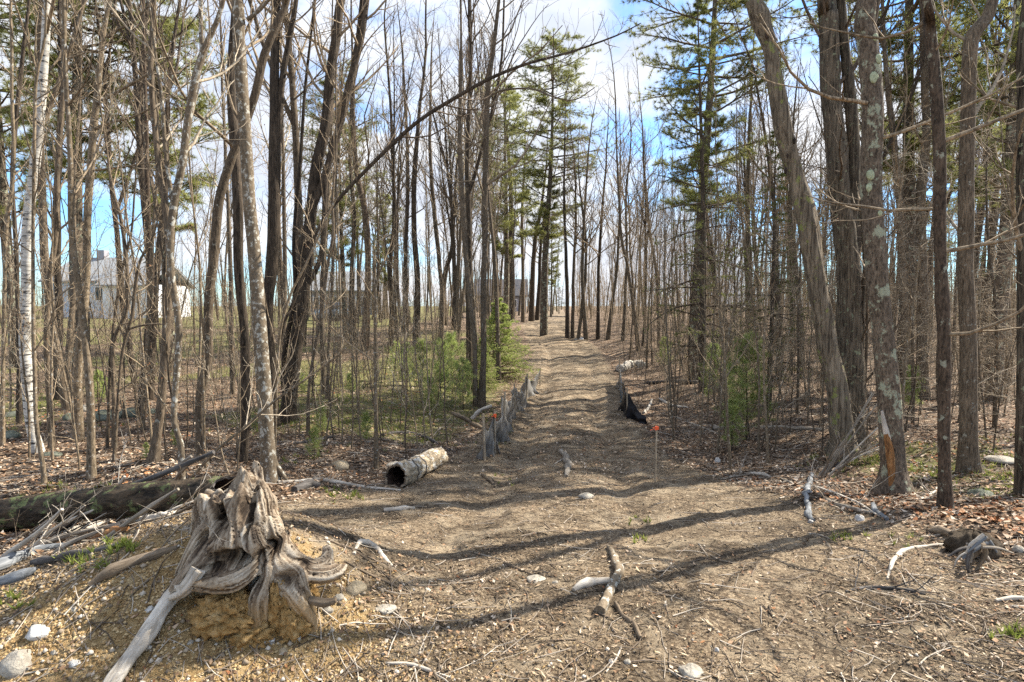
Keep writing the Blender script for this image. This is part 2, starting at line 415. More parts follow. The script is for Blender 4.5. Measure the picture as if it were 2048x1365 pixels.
bare = n.ramp(n.noise(ob, 3.1, 6, .65), [(.50, 0.), (.62, 1.)])
dirt = n.mix(n.math('MULTIPLY', bare, .7), dirt, (.41, .325, .22))
edge = n.math('ADD', sp.outputs[0], n.math('MULTIPLY', n.math('SUBTRACT', n.noise(ob, 7, 5), .5), .9))
col = n.mix(n.ramp(edge, [(.35, 0.), (.65, 1.)]), litter, dirt)
gedge = n.math('ADD', sp.outputs[1], n.math('MULTIPLY', n.math('SUBTRACT', n.noise(ob, 9, 6, .7), .5), 1.3))
green = n.ramp(n.noise(ob, 40, 3), [(.3, (.10, .10, .03)), (.7, (.24, .24, .075))])
col = n.mix(n.ramp(gedge, [(.5, 0.), (.8, .75)]), col, green)
clay = n.ramp(n.noise(ob, 14, 6, .7), [(.3, (.26, .16, .065)), (.5, (.42, .28, .125)), (.7, (.54, .42, .25))])
cedge = n.math('ADD', sp.outputs[2], n.math('MULTIPLY', n.math('SUBTRACT', n.noise(ob, 5, 5), .5), .8))
col = n.mix(n.ramp(cedge, [(.4, 0.), (.7, 1.)]), col, clay)
hh = n.noise(ob, 45, 6, .75); hc = n.math('ADD', hh, n.math('MULTIPLY', cs.outputs[1], .4))
M['ground'] = n.done(col, .95, n.bump(hc, .03))

n = NT('silt_fabric'); f = n.noise(n.coord((1, 1, .35)), 9, 4); fine = n.noise(n.coord(), 160, 2)
base = n.ramp(f, [(.3, (.07, .07, .07)), (.62, (.34, .325, .30))]); n.p.inputs['Specular IOR Level'].default_value = .6
t = n.node('ShaderNodeBsdfTranslucent'); n.l.new(base, t.inputs[0]); mx = n.node('ShaderNodeMixShader'); mx.inputs[0].default_value = .25
n.done(base, .33, n.bump(f, .02, 1, n.bump(fine, .001))); n.l.new(n.p.outputs[0], mx.inputs[1]); n.l.new(t.outputs[0], mx.inputs[2]); n.l.new(mx.outputs[0], n.out.inputs[0])
M['fabric'] = n.m
n = NT('black_fabric'); f = n.noise(n.coord(), 7, 4); M['fabric_black'] = n.done(n.ramp(f, [(.3, (.008, .008, .01)), (.7, (.025, .025, .03))]), .45, n.bump(f, .02))
n = NT('painted_blue_sheen_fabric'); f = n.noise(n.coord(), 9, 4); M['fabric_painted_sheen'] = n.done(n.ramp(f, [(.35, (.02, .035, .05)), (.65, (.13, .20, .26))]), .3, n.bump(f, .02))  # bluish sheen of the black fabric, painted into its base colour
M['stake'] = mat_wood('stake_wood', (.22, .17, .12), (.38, .31, .22), (.5, .42, .32), 40)
n = NT('orange_ribbon'); M['orange'] = n.done((.85, .13, .04), .5)
n = NT('teal_ribbon'); M['teal'] = n.done((.03, .35, .36), .5)
n = NT('roof_shingle'); f = n.noise(n.coord((1, 1, 6)), 6, 4); M['roof'] = n.done(n.ramp(f, [(.3, (.20, .21, .22)), (.7, (.30, .31, .32))]), .9)
n = NT('dark_shingle'); f = n.noise(n.coord((1, 1, 6)), 6, 4); M['roof_dark'] = n.done(n.ramp(f, [(.3, (.05, .05, .06)), (.7, (.10, .10, .11))]), .9)
def mat_siding(name, c):
    n = NT(name); f = n.noise(n.coord(), 4, 4); return n.done(n.ramp(f, [(.3, tuple(x * .92 for x in c)), (.7, c)]), .6)
M['siding_blue'] = mat_siding('pale_blue_siding', (.50, .60, .74)); M['siding_white'] = mat_siding('white_siding', (.80, .81, .83))
M['siding_grey'] = mat_siding('grey_siding', (.32, .31, .33)); M['trim'] = mat_siding('white_trim', (.8, .8, .8))
n = NT('window_glass'); M['glass'] = n.done((.03, .04, .05), .08)
n = NT('car_paint'); M['car'] = n.done((.10, .16, .20), .3); n = NT('rubber'); M['rubber'] = n.done((.02, .02, .02), .8)
n = NT('clear_lamp'); M['lamp'] = n.done((.6, .6, .6), .2)
# ------------------------------------------------------------------ ground sheet
def axis(lo, hi, step, far_lo, far_hi, gr):
    mid = np.arange(lo, hi, step); a = [hi]; s = step
    while a[-1] < far_hi: s *= gr; a.append(a[-1] + s)
    b = [lo]; s = step
    while b[-1] > far_lo: s *= gr * 1.03; b.append(b[-1] - s)
    return np.concatenate([np.array(b[:0:-1]), mid, np.array(a)])
xs = axis(-3.2, 3.4, .034, -420, 420, 1.055)
ys = axis(2.0, 4.6, .030, -60, 420, 1.021)
X, Y = np.meshgrid(xs, ys); Z = hgt(X, Y)
ny, nx = X.shape
i, j = np.meshgrid(np.arange(ny - 1), np.arange(nx - 1), indexing='ij')
q = np.stack([i * nx + j, i * nx + j + 1, (i + 1) * nx + j + 1, (i + 1) * nx + j], -1).reshape(-1, 4)
def green_mask(x, y):
    g = fbm(x * .28 + 3, y * .28, 51, 4)
    left = sst(.5, 3, path_x(y) - x) * sst(8, 11, y) * (1 - sst(26, 40, y))
    g1 = left * sst(.34, .56, g)
    lawn = sst(30, 36, y) * (1 - sst(-8, -4, x)) * .95
    right = sst(3.5, 4.5, x) * sst(4.5, 5.5, y) * (1 - sst(7, 9, y)) * sst(.5, .62, g) * .8
    return np.clip(np.maximum(np.maximum(g1, lawn), right), 0, 1)
def clay_mask(x, y):
    return np.clip(np.exp(-(((x + 1.25) / .6) ** 2 + ((y - 2.65) / .42) ** 2)) * 1.2 + .75 * np.exp(-(((x + 1.9) / .9) ** 2 + ((y - 2.45) / .4) ** 2)), 0, 1)
PM = path_mask(X, Y); mound = np.exp(-(((X + 1.7) / 1.3) ** 2 + ((Y - 3.0) / .8) ** 2))
colr = np.stack([np.clip(PM + mound, 0, 1), green_mask(X, Y), clay_mask(X, Y)], -1).reshape(-1, 3)
g = MB(); g.add(np.stack([X, Y, Z], -1), q, 0, colr)
go = g.build('ground', M['ground']); go['kind'] = 'structure'

# ------------------------------------------------------------------ far houses
def boxv(x0, x1, y0, y1, z0, z1):
    V = [(x, y, z) for z in (z0, z1) for y in (y0, y1) for x in (x0, x1)]
    return V, [(0, 1, 3, 2), (4, 6, 7, 5), (0, 4, 5, 1), (2, 3, 7, 6), (0, 2, 6, 4), (1, 5, 7, 3)]
def box(mb, *a, mat=0):
    V, Q = boxv(*a); V = np.array(V, float); Q = np.array(Q)[:, ::-1]; mb.add(V, Q, mat)
def gable(name, x0, x1, y0, y1, ze, zr, mat, parent, ov=.35, th=.14):
    m = MB(); ym = (y0 + y1) / 2; sl = (zr - ze) / (ym - y0)
    for sgn, ya in ((1, y0 - ov), (-1, y1 + ov)):
        za = ze - ov * sl
        V = [(x0 - ov, ya, za), (x1 + ov, ya, za), (x1 + ov, ym, zr), (x0 - ov, ym, zr)]
        V += [(a, b, c + th) for a, b, c in V]
        m.add(V, [(0, 1, 2, 3), (4, 7, 6, 5), (0, 4, 5, 1), (3, 2, 6, 7), (0, 3, 7, 4), (1, 5, 6, 2)])
    o = m.build(name, mat, parent, smooth=False); return o
def house_window(parent, x, y, z, w, h, name='window'):
    m = MB(); box(m, x - w/2, x + w/2, y - .06, y + .02, z - h/2, z + h/2); f = m.build(name, M['trim'], parent, smooth=False)
    m = MB(); box(m, x - w/2 + .1, x - .03, y - .075, y - .05, z - h/2 + .1, z + h/2 - .1); box(m, x + .03, x + w/2 - .1, y - .075, y - .05, z - h/2 + .1, z + h/2 - .1)
    m.build('pane', M['glass'], f, smooth=False)
HY = 50.0
def hx(px): return (px - 1024) / F * HY
gz = float(hgt(hx(180), HY))
h = empty('house', (0, 0, 0), 'pale blue ranch house with grey shingled roof seen through the trunks beyond the lawn', 'house')
m = MB(); box(m, hx(95), hx(222), HY, HY + 8, gz - .3, 3.75); m.build('wall', M['siding_blue'], h, smooth=False)
gable('roof', hx(95), hx(235), HY, HY + 8, 3.75, 5.9, M['roof'], h)
m = MB(); box(m, hx(222), hx(232), HY + .3, HY + 7.5, gz - .3, 3.7); m.build('side_wall', M['siding_white'], h, smooth=False)
for px in (112, 150, 205): house_window(h, hx(px), HY, gz + 2.1, 1.1, 1.3)
m = MB(); box(m, hx(180), hx(180) + .95, HY - .05, HY + .02, gz + .1, gz + 2.2); d = m.build('door', M['siding_white'], h, smooth=False)
m = MB(); box(m, hx(180) + .75, hx(180) + .85, HY - .1, HY - .05, gz + 1.1, gz + 1.2); m.build('handle', M['lamp'], d, smooth=False)
m = MB(); box(m, hx(140), hx(140) + .7, HY + 3.6, HY + 4.3, 5.2, 6.7); m.build('chimney', M['siding_grey'], h, smooth=False)
h2 = empty('garage', (0, 0, 0), 'bright white garage standing beside the pale blue house', 'garage')
m = MB(); box(m, hx(232), hx(318), HY - 1.5, HY + 5, gz - .3, 3.35); m.build('wall', M['siding_white'], h2, smooth=False)
gable('roof', hx(232), hx(318), HY - 1.5, HY + 5, 3.35, 5.2, M['roof'], h2)
for px in (267,):
    m = MB(); box(m, hx(px) - 1.25, hx(px) + 1.25, HY - 1.56, HY - 1.48, gz, gz + 2.2); m.build('garage_door', M['trim'], h2, smooth=False)
def AY(px, Y): return (px - 1024) / F * Y
h3 = empty('house', (0, 0, 0), 'low grey roofed house half hidden behind the dark clustered trunks', 'house')
Y3 = 62; gz3 = float(hgt(AY(690, Y3), Y3))
m = MB(); box(m, AY(615, Y3), AY(760, Y3), Y3, Y3 + 8, gz3 - .3, 3.2); m.build('wall', M['siding_grey'], h3, smooth=False)
gable('roof', AY(615, Y3), AY(760, Y3), Y3, Y3 + 8, 3.2, 5.3, M['roof'], h3)
for px in (640, 680, 725): house_window(h3, AY(px, Y3), Y3, 1.9, 1.4, 1.2)
h4 = empty('house', (0, 0, 0), 'dark roofed house peeking out above the bright hemlock beside the far trail', 'house')
Y4 = 84
m = MB(); box(m, AY(950, Y4), AY(1052, Y4), Y4, Y4 + 8, 0, 3.0); m.build('wall', M['siding_grey'], h4, smooth=False)
gable('roof', AY(950, Y4), AY(1052, Y4), Y4, Y4 + 8, 3.0, 5.4, M['roof_dark'], h4)
for px in (975, 1025): house_window(h4, AY(px, Y4), Y4, 1.8, 1.4, 1.2)

# parked car glimpsed between trunks
YC = 42.0; xc = AY(646, YC); zc = float(hgt(xc, YC))
car = empty('parked_car', (xc, YC, zc), 'dark teal car parked nose on beyond the clustered dark trunks', 'car')
def loft(sections, k_close=True):
    V = np.array(sections, float); a, b, _ = V.shape; m = MB()
    i, j = np.meshgrid(np.arange(a - 1), np.arange(b), indexing='ij')
    q = np.stack([i * b + j, (i + 1) * b + j, (i + 1) * b + (j + 1) % b, i * b + (j + 1) % b], -1).reshape(-1, 4)
    m.add(V.reshape(-1, 3), q); m.add(V[0], [list(range(b))]); m.add(V[-1], [list(range(b))[::-1]]); return m
def sec(y, w, z0, z1, r=.12): return [(-w + r, y, z0), (w - r, y, z0), (w, y, z0 + r), (w, y, z1 - r), (w - r, y, z1), (-w + r, y, z1), (-w, y, z1 - r), (-w, y, z0 + r)]
loft([sec(0, .72, .35, .72), sec(.15, .86, .28, .85), sec(1.1, .9, .25, .98), sec(3.2, .9, .25, 1.02), sec(4.2, .85, .28, .95), sec(4.4, .72, .4, .8)]).build('body', M['car'], car)
loft([sec(1.0, .76, .95, 1.0, .02), sec(1.6, .66, .97, 1.5, .1), sec(2.8, .66, .97, 1.52, .1), sec(3.6, .74, .95, 1.0, .02)]).build('cabin', M['glass'], car)
for x in (-.8, .8):
    for y in (.85, 3.5):
        t = np.linspace(0, 2 * math.pi, 17)[:-1]; m = MB()
        tubes(np.array([[(x - .1, y, .32), (x + .1, y, .32)]]), np.array([[.32, .32]]), 14, m, cap=True); m.build('wheel', M['rubber'], car, smooth=False)
for x in (-.6, .6):
    m = MB(); box(m, x - .16, x + .16, -.02, .06, .6, .72); m.build('headlight', M['lamp'], car, smooth=False)
# ------------------------------------------------------------------ bare trees
def ridges(n, k, seed, amt, turns=0.0):
    a = np.arange(k)[None] / k; z = np.arange(n)[:, None]
    return (1 + amt * (vn(a * k * .9 + turns * z, z * .12, seed) - .5) * 2 + amt * .7 * (vn(a * 4, z * .35, seed + 5) - .5) * 2)

def bare_crown(P, Rd, n1, n2, n3, t0, L1, ang1, seed, up=.9, buds=True, k1=5, mindia=.0028, lscale=None):
    """branches + twigs for a set of trunks/limbs (B,n,3)"""
    g = np.random.default_rng(seed); mb = MB()
    p, d, r, t = spawn(P, Rd, n1, t0, .97, ang1, g)
    L = L1 * (1.15 - .75 * (t - t0) / (1 - t0)) * g.uniform(.45, 1.15, len(p))
    r1 = np.clip(np.minimum(r * .5, .012 * L + .0035), mindia * 1.3, 1)
    A = grow(p, d, L, 7, .13, up, g); RA = taper(r1, 7, .3); tubes(A, RA, k1, mb)
    p, d, r, t = spawn(A, RA, n2, .18, .97, 42, g)
    L2 = np.repeat(L, n2) * (.52 - .3 * t) * g.uniform(.6, 1.3, len(p)); r2 = np.maximum(r * .6, mindia)
    B_ = grow(p, d, L2, 5, .16, .5, g); RB = taper(r2, 5, .45); tubes(B_, RB, 3, mb)
    tips = [B_[:, -1]]
    if n3:
        p, d, r, t = spawn(B_, RB, n3, .2, .97, 40, g)
        L3 = np.repeat(L2, n3) * .5 * g.uniform(.6, 1.3, len(p)); r3 = np.maximum(r * .7, mindia * .8)
        C = grow(p, d, L3, 3, .18, .4, g); tubes(C, taper(r3, 3, .55), 3, mb); tips.append(C[:, -1])
    return mb, np.concatenate(tips)

def bud_mesh(tips, size, g, frac=.6):
    tips = tips[g.random(len(tips)) < frac]; N = len(tips); m = MB()
    if not N: return m
    a = nrm(g.normal(size=(N, 3))); b = nrm(np.cross(a, g.normal(size=(N, 3)))); s = (size * g.uniform(.5, 1.4, N))[:, None]
    V = np.stack([tips - a * s, tips + b * s * .45, tips + a * s, tips - b * s * .45], 1)
    m.add(V.reshape(-1, 3), np.arange(4 * N).reshape(-1, 4), 0, np.repeat(g.random((N, 3)), 4, 0)); return m

def px_path(pts, Y, dY=0.0):
    out, rad = [], []; n = len(pts)
    for i, q in enumerate(pts):
        yy = Y + dY * i / max(1, n - 1); out.append(atY(q[0], q[1], yy)); rad.append(W2R(q[2], yy))
    return np.array(out), np.array(rad)

hero_xy = []
def hero_tree(name, label, cat, pts, bark, ext=6.0, limbs=(), n1=16, n2=5, n3=2, L1=1.6, t0=.3, twig='twig', k=12,
              rough=.05, Y=None, lean=(0, 0), group=None, flare=1.22, ang=48, dY=0.0, buds=None, topr=.35, step=.12, low=0, close=False):
    """trunk given by photo points from the base up: (px, py, width px)"""
    ws = .84 if pts[0][0] < 1400 else .93
    ws *= .75 if name == 'arching_tree' else 1; pts = [(q[0], q[1], q[2] * ws) for q in pts]; limbs = [[(q[0], q[1], q[2] * ws) for q in lb] for lb in limbs]
    b = gnd(pts[0][0], pts[0][1])
    if Y is None: Y = b[1]
    P, rad = px_path(pts, Y, dY); P[0] = [P[0][0], Y, float(hgt(P[0][0], Y))]
    hero_xy.append((P[0][0], Y))
    root = empty(name, tuple(P[0]), label, cat, group)
    base = P[0].copy()
    r0 = rad[0]; rad = rad.copy(); rad[0] = r0 * flare
    down = P[0] - np.array([0, 0, .15]); P = np.vstack([down, P]); rad = np.concatenate([[r0 * flare * 1.15], rad])
    if ext > 0:
        d = nrm(P[-1] - P[-2]); d = nrm(d + np.array([lean[0], lean[1], .6])); m = 4; last = P[-1]; r = rad[-1]
        for i in range(1, m + 1):
            d = nrm(d + np.random.default_rng(int(pts[0][0]) + i).normal(0, .06, 3)); last = last + d * ext / m
            P = np.vstack([P, last]); rad = np.append(rad, r * (1 - (1 - topr * .5) * i / m))
    C, Rr = smooth_path(P, rad, step); sd = int(abs(pts[0][0] * 7 + pts[0][1]))
    wob = (np.stack([vn(np.arange(len(C)) * step * 1.3, 0, sd), vn(np.arange(len(C)) * step * 1.3, 7, sd), np.zeros(len(C))], -1) - .5) * .035 * np.array([1, 1, 0]); C = C + wob * sst(0, 8, np.arange(len(C)))[:, None]
    m = MB(); hgt_fl = 1 + (.5 * (rough > .03)) * np.exp(-np.arange(len(C)) * step / .22)[:, None] * np.clip(np.cos(np.arange(k) * 2 * math.pi / k * 3 + sd)[None], 0, 1) * .5
    tubes(C - base, Rr, k, m, ridge=(ridges(len(C), k, sd, rough) * hgt_fl)[None], cap=close)
    m.build('trunk', M[bark], root)
    lp = [(C, Rr)]
    for lb in limbs:
        LP, lr = px_path(lb, Y, dY)
        if len(lb) > 1 and lb[-1][1] < 60:
            d = nrm(LP[-1] - LP[-2]); LP = np.vstack([LP, LP[-1] + d * ext * .3, LP[-1] + d * ext * .6]); lr = np.concatenate([lr, [lr[-1] * .6, lr[-1] * .25]])
        c2, r2 = smooth_path(LP, lr, step); m = MB(); tubes(c2 - base, r2, 8, m, ridge=ridges(len(c2), 8, sd + 3, rough)[None])
        m.build('limb' if LP[-1][2] > LP[0][2] else 'root', M[bark], root)
        if LP[-1][2] > LP[0][2]: lp.append((c2, r2))
    if n1 > 0:
        mbs = MB(); tips = []
        for ii, (c, r) in enumerate(lp):
            nn = n1 if ii == 0 else max(3, int(n1 * .35))
            mb, tp = bare_crown((c - base)[None], r[None], nn, n2, n3, t0 if ii == 0 else .25, L1 if ii == 0 else L1 * .8, ang, sd + ii)
            for v in mb.v: pass
            off = mbs.n; mbs.v += mb.v; mbs.c += mb.c
            for kk, fs in mb.f.items(): mbs.f.setdefault(kk, []).extend([f + off for f in fs])
            mbs.n += mb.n; tips.append(tp)
        mbs.build('crown', M[twig], root)
        if buds:
            bud_mesh(np.concatenate(tips), buds[1], np.random.default_rng(sd), .7).build('buds', M[buds[0]], root)
    return root

T = hero_tree
# --- left of the trail
T('birch_tree', 'white paper birch with dark dashes, standing next to a thin tan pole', 'birch',
  [(75, 905, 26), (68, 870, 24), (62, 833, 23), (51, 686, 23), (50, 560, 23), (51, 476, 22), (64, 348, 21), (77, 220, 19), (86, 92, 17), (90, 0, 16)], 'birch', 6, n1=18, t0=.45, L1=1.5, rough=.03)
T('slender_tree', 'slender tan tree curving up to the pine boughs, beside its straight forked neighbour', 'bare tree',
  [(183, 957, 18), (181, 888, 17), (176, 760, 17), (168, 668, 15), (157, 577, 14), (146, 467, 13), (141, 348, 12), (135, 256, 11), (132, 147, 10), (130, 0, 9)], 'tan', 4, n1=14, t0=.3, L1=1.2)
T('forked_tree', 'pale grey tree with four long bright limbs sweeping out to one side', 'bare tree',
  [(157, 882, 22), (157, 800, 20), (157, 740, 19), (170, 613, 17), (175, 520, 16), (176, 440, 16), (183, 311, 15), (194, 201, 14), (205, 110, 11), (218, 20, 9)], 'tan', 4,
  limbs=[[(197, 207, 8), (225, 190, 7), (256, 172, 6), (300, 146, 5), (350, 105, 3)], [(214, 76, 7), (235, 60, 6), (264, 46, 5), (304, 5, 4)],
         [(191, 258, 7), (220, 245, 6), (256, 238, 5), (300, 218, 3)], [(187, 342, 5), (215, 338, 4.5), (256, 333, 4), (311, 324, 3)]], n1=10, t0=.35, L1=1.2, twig='twig_light')
T('thin_tree', 'very thin tan pole with yellow-green sprouts at its foot, just beside the birch', 'bare tree',
  [(88, 971, 11), (84, 924, 10), (73, 840, 9), (72, 740, 8), (70, 650, 8), (66, 503, 7), (70, 330, 7), (73, 165, 6), (92, 73, 5)], 'tan', 2, n1=12, t0=.2, L1=1.0, k=8)
T('thin_tree', 'thin straight tree rising out of a mossy hummock behind the birch', 'bare tree',
  [(104, 897, 13), (98, 800, 12), (97, 723, 12), (97, 577, 11), (110, 467, 11), (119, 293, 10), (126, 110, 8), (130, 10, 6)], 'maple', 3, n1=12, t0=.25, L1=1.0, k=8)
T('dark_tree', 'dark rough tree directly in front of the pale blue wall', 'bare tree',
  [(118, 800, 20), (117, 741, 17), (116, 600, 16), (113, 430, 15), (118, 300, 13), (122, 180, 11), (120, 40, 8)], 'dark', 3, n1=18, t0=.3, L1=2.0)
T('slender_tree', 'slim grey tree with a dark foot and a thin twin stem hugging it', 'bare tree',
  [(229, 897, 11), (227, 796, 9), (228, 686, 9), (256, 613, 8), (253, 503, 8), (243, 430, 8), (234, 403, 7), (220, 348, 6), (205, 256, 4)], 'maple', 1.5,
  limbs=[[(214, 912, 8), (218, 800, 7), (222, 700, 6), (240, 560, 6), (262, 470, 5), (268, 400, 4), (275, 300, 3)]], n1=14, t0=.3, L1=1.0, k=8)
T('straight_tree', 'straight olive-brown tree with a mossy dark foot near a fallen pole', 'bare tree',
  [(309, 923, 24), (313, 880, 20), (322, 796, 19), (331, 650, 18), (337, 540, 16), (331, 430, 15), (326, 440, 15), (315, 330, 13), (308, 220, 12), (306, 110, 11), (306, 0, 10)][:6] + [(315, 330, 13), (308, 220, 12), (306, 110, 11), (306, 0, 10)], 'maple', 5, n1=16, t0=.3, L1=1.4, twig='twig_light')
T('twisted_tree', 'pale mottled tree that kinks and forks near its leaning dark top', 'bare tree',
  [(364, 986, 15), (363, 888, 14), (350, 844, 13), (352, 760, 14), (356, 650, 15), (346, 540, 15), (348, 430, 15), (366, 330, 16), (381, 220, 16), (396, 147, 16), (407, 110, 15), (425, 65, 12), (443, 15, 9)], 'beech', 3,
  limbs=[[(405, 113, 11), (402, 60, 10), (401, 5, 9)], [(349, 422, 11), (338, 360, 10), (330, 293, 9), (322, 183, 8), (311, 110, 6), (300, 20, 4)]], n1=12, t0=.35, L1=1.3, twig='twig_light')
T('leaning_tree', 'smooth grey tree leaning behind the spotted beech and reappearing above it', 'bare tree',
  [(407, 972, 28), (405, 900, 22), (403, 796, 22), (414, 723, 21), (416, 613, 20), (427, 521, 21), (433, 430, 20), (440, 385, 19), (462, 311, 19), (478, 270, 18), (509, 183, 18), (527, 110, 17), (560, 30, 15), (572, 0, 14)], 'maple', 3.5, n1=14, t0=.4, L1=1.3, Y=gnd(407, 972)[1] + .7)
T('beech_tree', 'large smooth beech speckled with pale lichen, flared root beside the weathered stump', 'beech',
  [(541, 962, 42), (536, 915, 37), (531, 870, 35), (527, 760, 34), (520, 650, 32), (513, 540, 30), (507, 467, 29), (502, 421, 28), (494, 293, 27), (486, 183, 27), (479, 73, 26), (476, 0, 25)], 'beech', 7,
  limbs=[[(494, 40, 9), (520, 20, 8), (560, -25, 6)], [(541, 915, 18), (558, 940, 15), (574, 962, 9)]], n1=22, t0=.5, L1=2.2, k=20, rough=.025)
T('dark_tree', 'dark flaking tree standing tight behind the speckled beech', 'bare tree',
  [(484, 925, 24), (493, 833, 21), (491, 760, 21), (487, 650, 21), (480, 540, 22), (476, 430, 23), (470, 330, 22), (463, 220, 20), (466, 110, 17), (470, 10, 14)], 'dark', 6, n1=20, t0=.4, L1=1.8, rough=.1)
T('forked_tree', 'dark brown tree with split bark and a high fork to one side', 'bare tree',
  [(543, 858, 32), (540, 760, 28), (535, 613, 27), (542, 540, 27), (546, 440, 28), (548, 293, 26), (549, 147, 20), (553, 0, 16)], 'dark', 6,
  limbs=[[(552, 285, 14), (560, 220, 14), (566, 150, 14), (586, 40, 12), (592, 0, 11)]], n1=20, t0=.4, L1=1.9, rough=.09)
T('multi_stem_tree', 'massive dark multi-stemmed tree, shaggy bark, leaning away from the beech', 'bare tree',
  [(577, 845, 40), (580, 796, 34), (593, 686, 31), (608, 577, 30), (617, 480, 28), (621, 430, 25), (630, 348, 24), (648, 256, 24), (660, 147, 22), (674, 63, 21), (681, 0, 19)], 'dark', 6,
  limbs=[[(622, 430, 15), (650, 350, 16), (678, 256, 17), (700, 165, 17), (723, 73, 16), (733, 0, 14)], [(580, 840, 14), (566, 760, 12), (572, 686, 12), (590, 590, 11), (588, 480, 10), (600, 330, 9), (610, 180, 7), (628, 20, 5)],
         [(610, 580, 14), (640, 520, 12), (648, 440, 12), (655, 330, 11), (690, 200, 10), (712, 90, 8), (722, 0, 6)]], n1=22, t0=.4, L1=2.0, rough=.09)
T('arching_tree', 'long thin tree arching diagonally across the sky over the trail', 'bare tree',
  [(541, 760, 10), (560, 690, 10), (590, 600, 10), (623, 503, 10), (640, 455, 10), (685, 390, 11), (760, 311, 12), (833, 245, 12), (906, 198, 12), (980, 157, 11), (1053, 128, 9), (1145, 103, 7), (1236, 70, 5), (1282, 46, 3)], 'dark', 0, n1=16, n2=4, n3=1, t0=.55, L1=1.0, k=8, Y=6.6, flare=1.0, step=.15, twig='twig_dark')
T('snapped_tree', 'thin snapped pole with a torn top and bright sunlit edge beside the trail', 'snapped tree',
  [(752, 937, 11), (751, 860, 10), (751, 780, 9), (751, 686, 9), (749, 600, 8), (747, 540, 7), (747, 498, 3)], 'tan', 0, limbs=[[(751, 575, 6), (760, 545, 5), (766, 528, 6), (770, 522, 3)]], n1=8, n2=3, n3=1, t0=.4, L1=.8, k=8)
T('twin_trunk_tree', 'pair of dark trunks rising from one foot beside the near silt fence', 'bare tree',
  [(963, 815, 19), (965, 750, 15), (967, 686, 14), (968, 577, 14), (970, 430, 15), (972, 330, 13), (976, 183, 12), (987, 92, 10), (996, 18, 8)], 'maple', 3,
  limbs=[[(951, 817, 14), (950, 760, 12), (949, 686, 12), (940, 595, 13), (931, 503, 12), (927, 430, 13), (921, 330, 12), (920, 238, 10), (922, 110, 6), (922, 5, 4)],
         [(978, 196, 5), (1000, 182, 5), (1060, 178, 4), (1110, 195, 3.5), (1150, 200, 3), (1190, 175, 2)], [(990, 90, 4), (1020, 65, 4), (1030, 40, 3)]], n1=22, t0=.4, L1=2.4)
T('curved_sapling', 'springy pale sapling crossing the dark clustered trunks', 'sapling',
  [(545, 800, 6), (555, 700, 6), (575, 600, 6), (610, 530, 5), (650, 440, 5), (690, 360, 4), (730, 300, 3)], 'tan', 0, n1=10, n2=3, n3=1, t0=.3, L1=.9, k=6, Y=6.3, flare=1)
T('curved_sapling', 'kinked dark sapling with a bent elbow near the garage', 'sapling',
  [(228, 925, 8), (235, 800, 7), (244, 700, 7), (262, 635, 8), (268, 590, 8), (278, 530, 7), (290, 505, 6), (310, 470, 5), (330, 400, 3)], 'maple', 0,
  limbs=[[(255, 660, 5), (280, 652, 5), (320, 648, 4), (345, 660, 3)]], n1=10, n2=3, n3=1, t0=.3, L1=.9, k=6)
T('curved_sapling', 'long pale sapling leaning low across the foot of the speckled beech', 'sapling',
  [(352, 975, 7), (420, 910, 7), (480, 860, 6), (545, 803, 6), (600, 765, 5), (659, 723, 5), (700, 690, 3)], 'tan', 0, n1=8, n2=3, n3=1, t0=.4, L1=.7, k=6, Y=5.2, flare=1, step=.1, twig='twig_light')
for i, (lab, pts) in enumerate([
  ('thin pale pole at the edge of the view before the far birches', [(5, 890, 9), (6, 760, 8), (8, 600, 8), (12, 480, 8), (22, 380, 8), (25, 250, 7), (20, 100, 6), (18, 0, 5)]),
  ('dark slanting pole meeting the pale pole near the pine boughs', [(38, 850, 10), (36, 700, 8), (32, 520, 9), (25, 380, 8), (30, 260, 9), (45, 120, 8), (58, 20, 6)]),
  ('pale thin tree standing between the garage and the olive-brown trunk', [(286, 860, 9), (290, 760, 8), (296, 640, 9), (305, 500, 8), (312, 380, 7), (318, 250, 6), (300, 100, 4)]),
  ('reddish flaking tree behind the snapped grey rocks by the garage', [(283, 835, 18), (288, 760, 16), (296, 640, 14), (300, 520, 14), (296, 420, 12), (292, 300, 10), (290, 120, 7)]),
  ('dark stick-straight pole just in front of the hidden car', [(653, 800, 8), (660, 650, 7), (668, 500, 7), (672, 380, 6), (676, 250, 5), (690, 100, 3)]),
  ('thin slanting stem between the olive-brown tree and the leaning grey tree', [(392, 905, 6), (396, 800, 6), (400, 640, 6), (395, 500, 5), (385, 380, 4), (378, 250, 3)]),
  ('crooked grey pole overlapping the dark multi-stemmed tree', [(616, 870, 9), (620, 760, 8), (640, 640, 8), (655, 540, 8), (668, 470, 7), (664, 400, 6), (672, 300, 5)]),
  ]):
    T('thin_tree', lab, 'bare tree', pts, ['tan', 'dark', 'tan', 'redbark', 'maple', 'tan', 'maple'][i], 2.5, n1=13, t0=.25, L1=1.2, k=8)
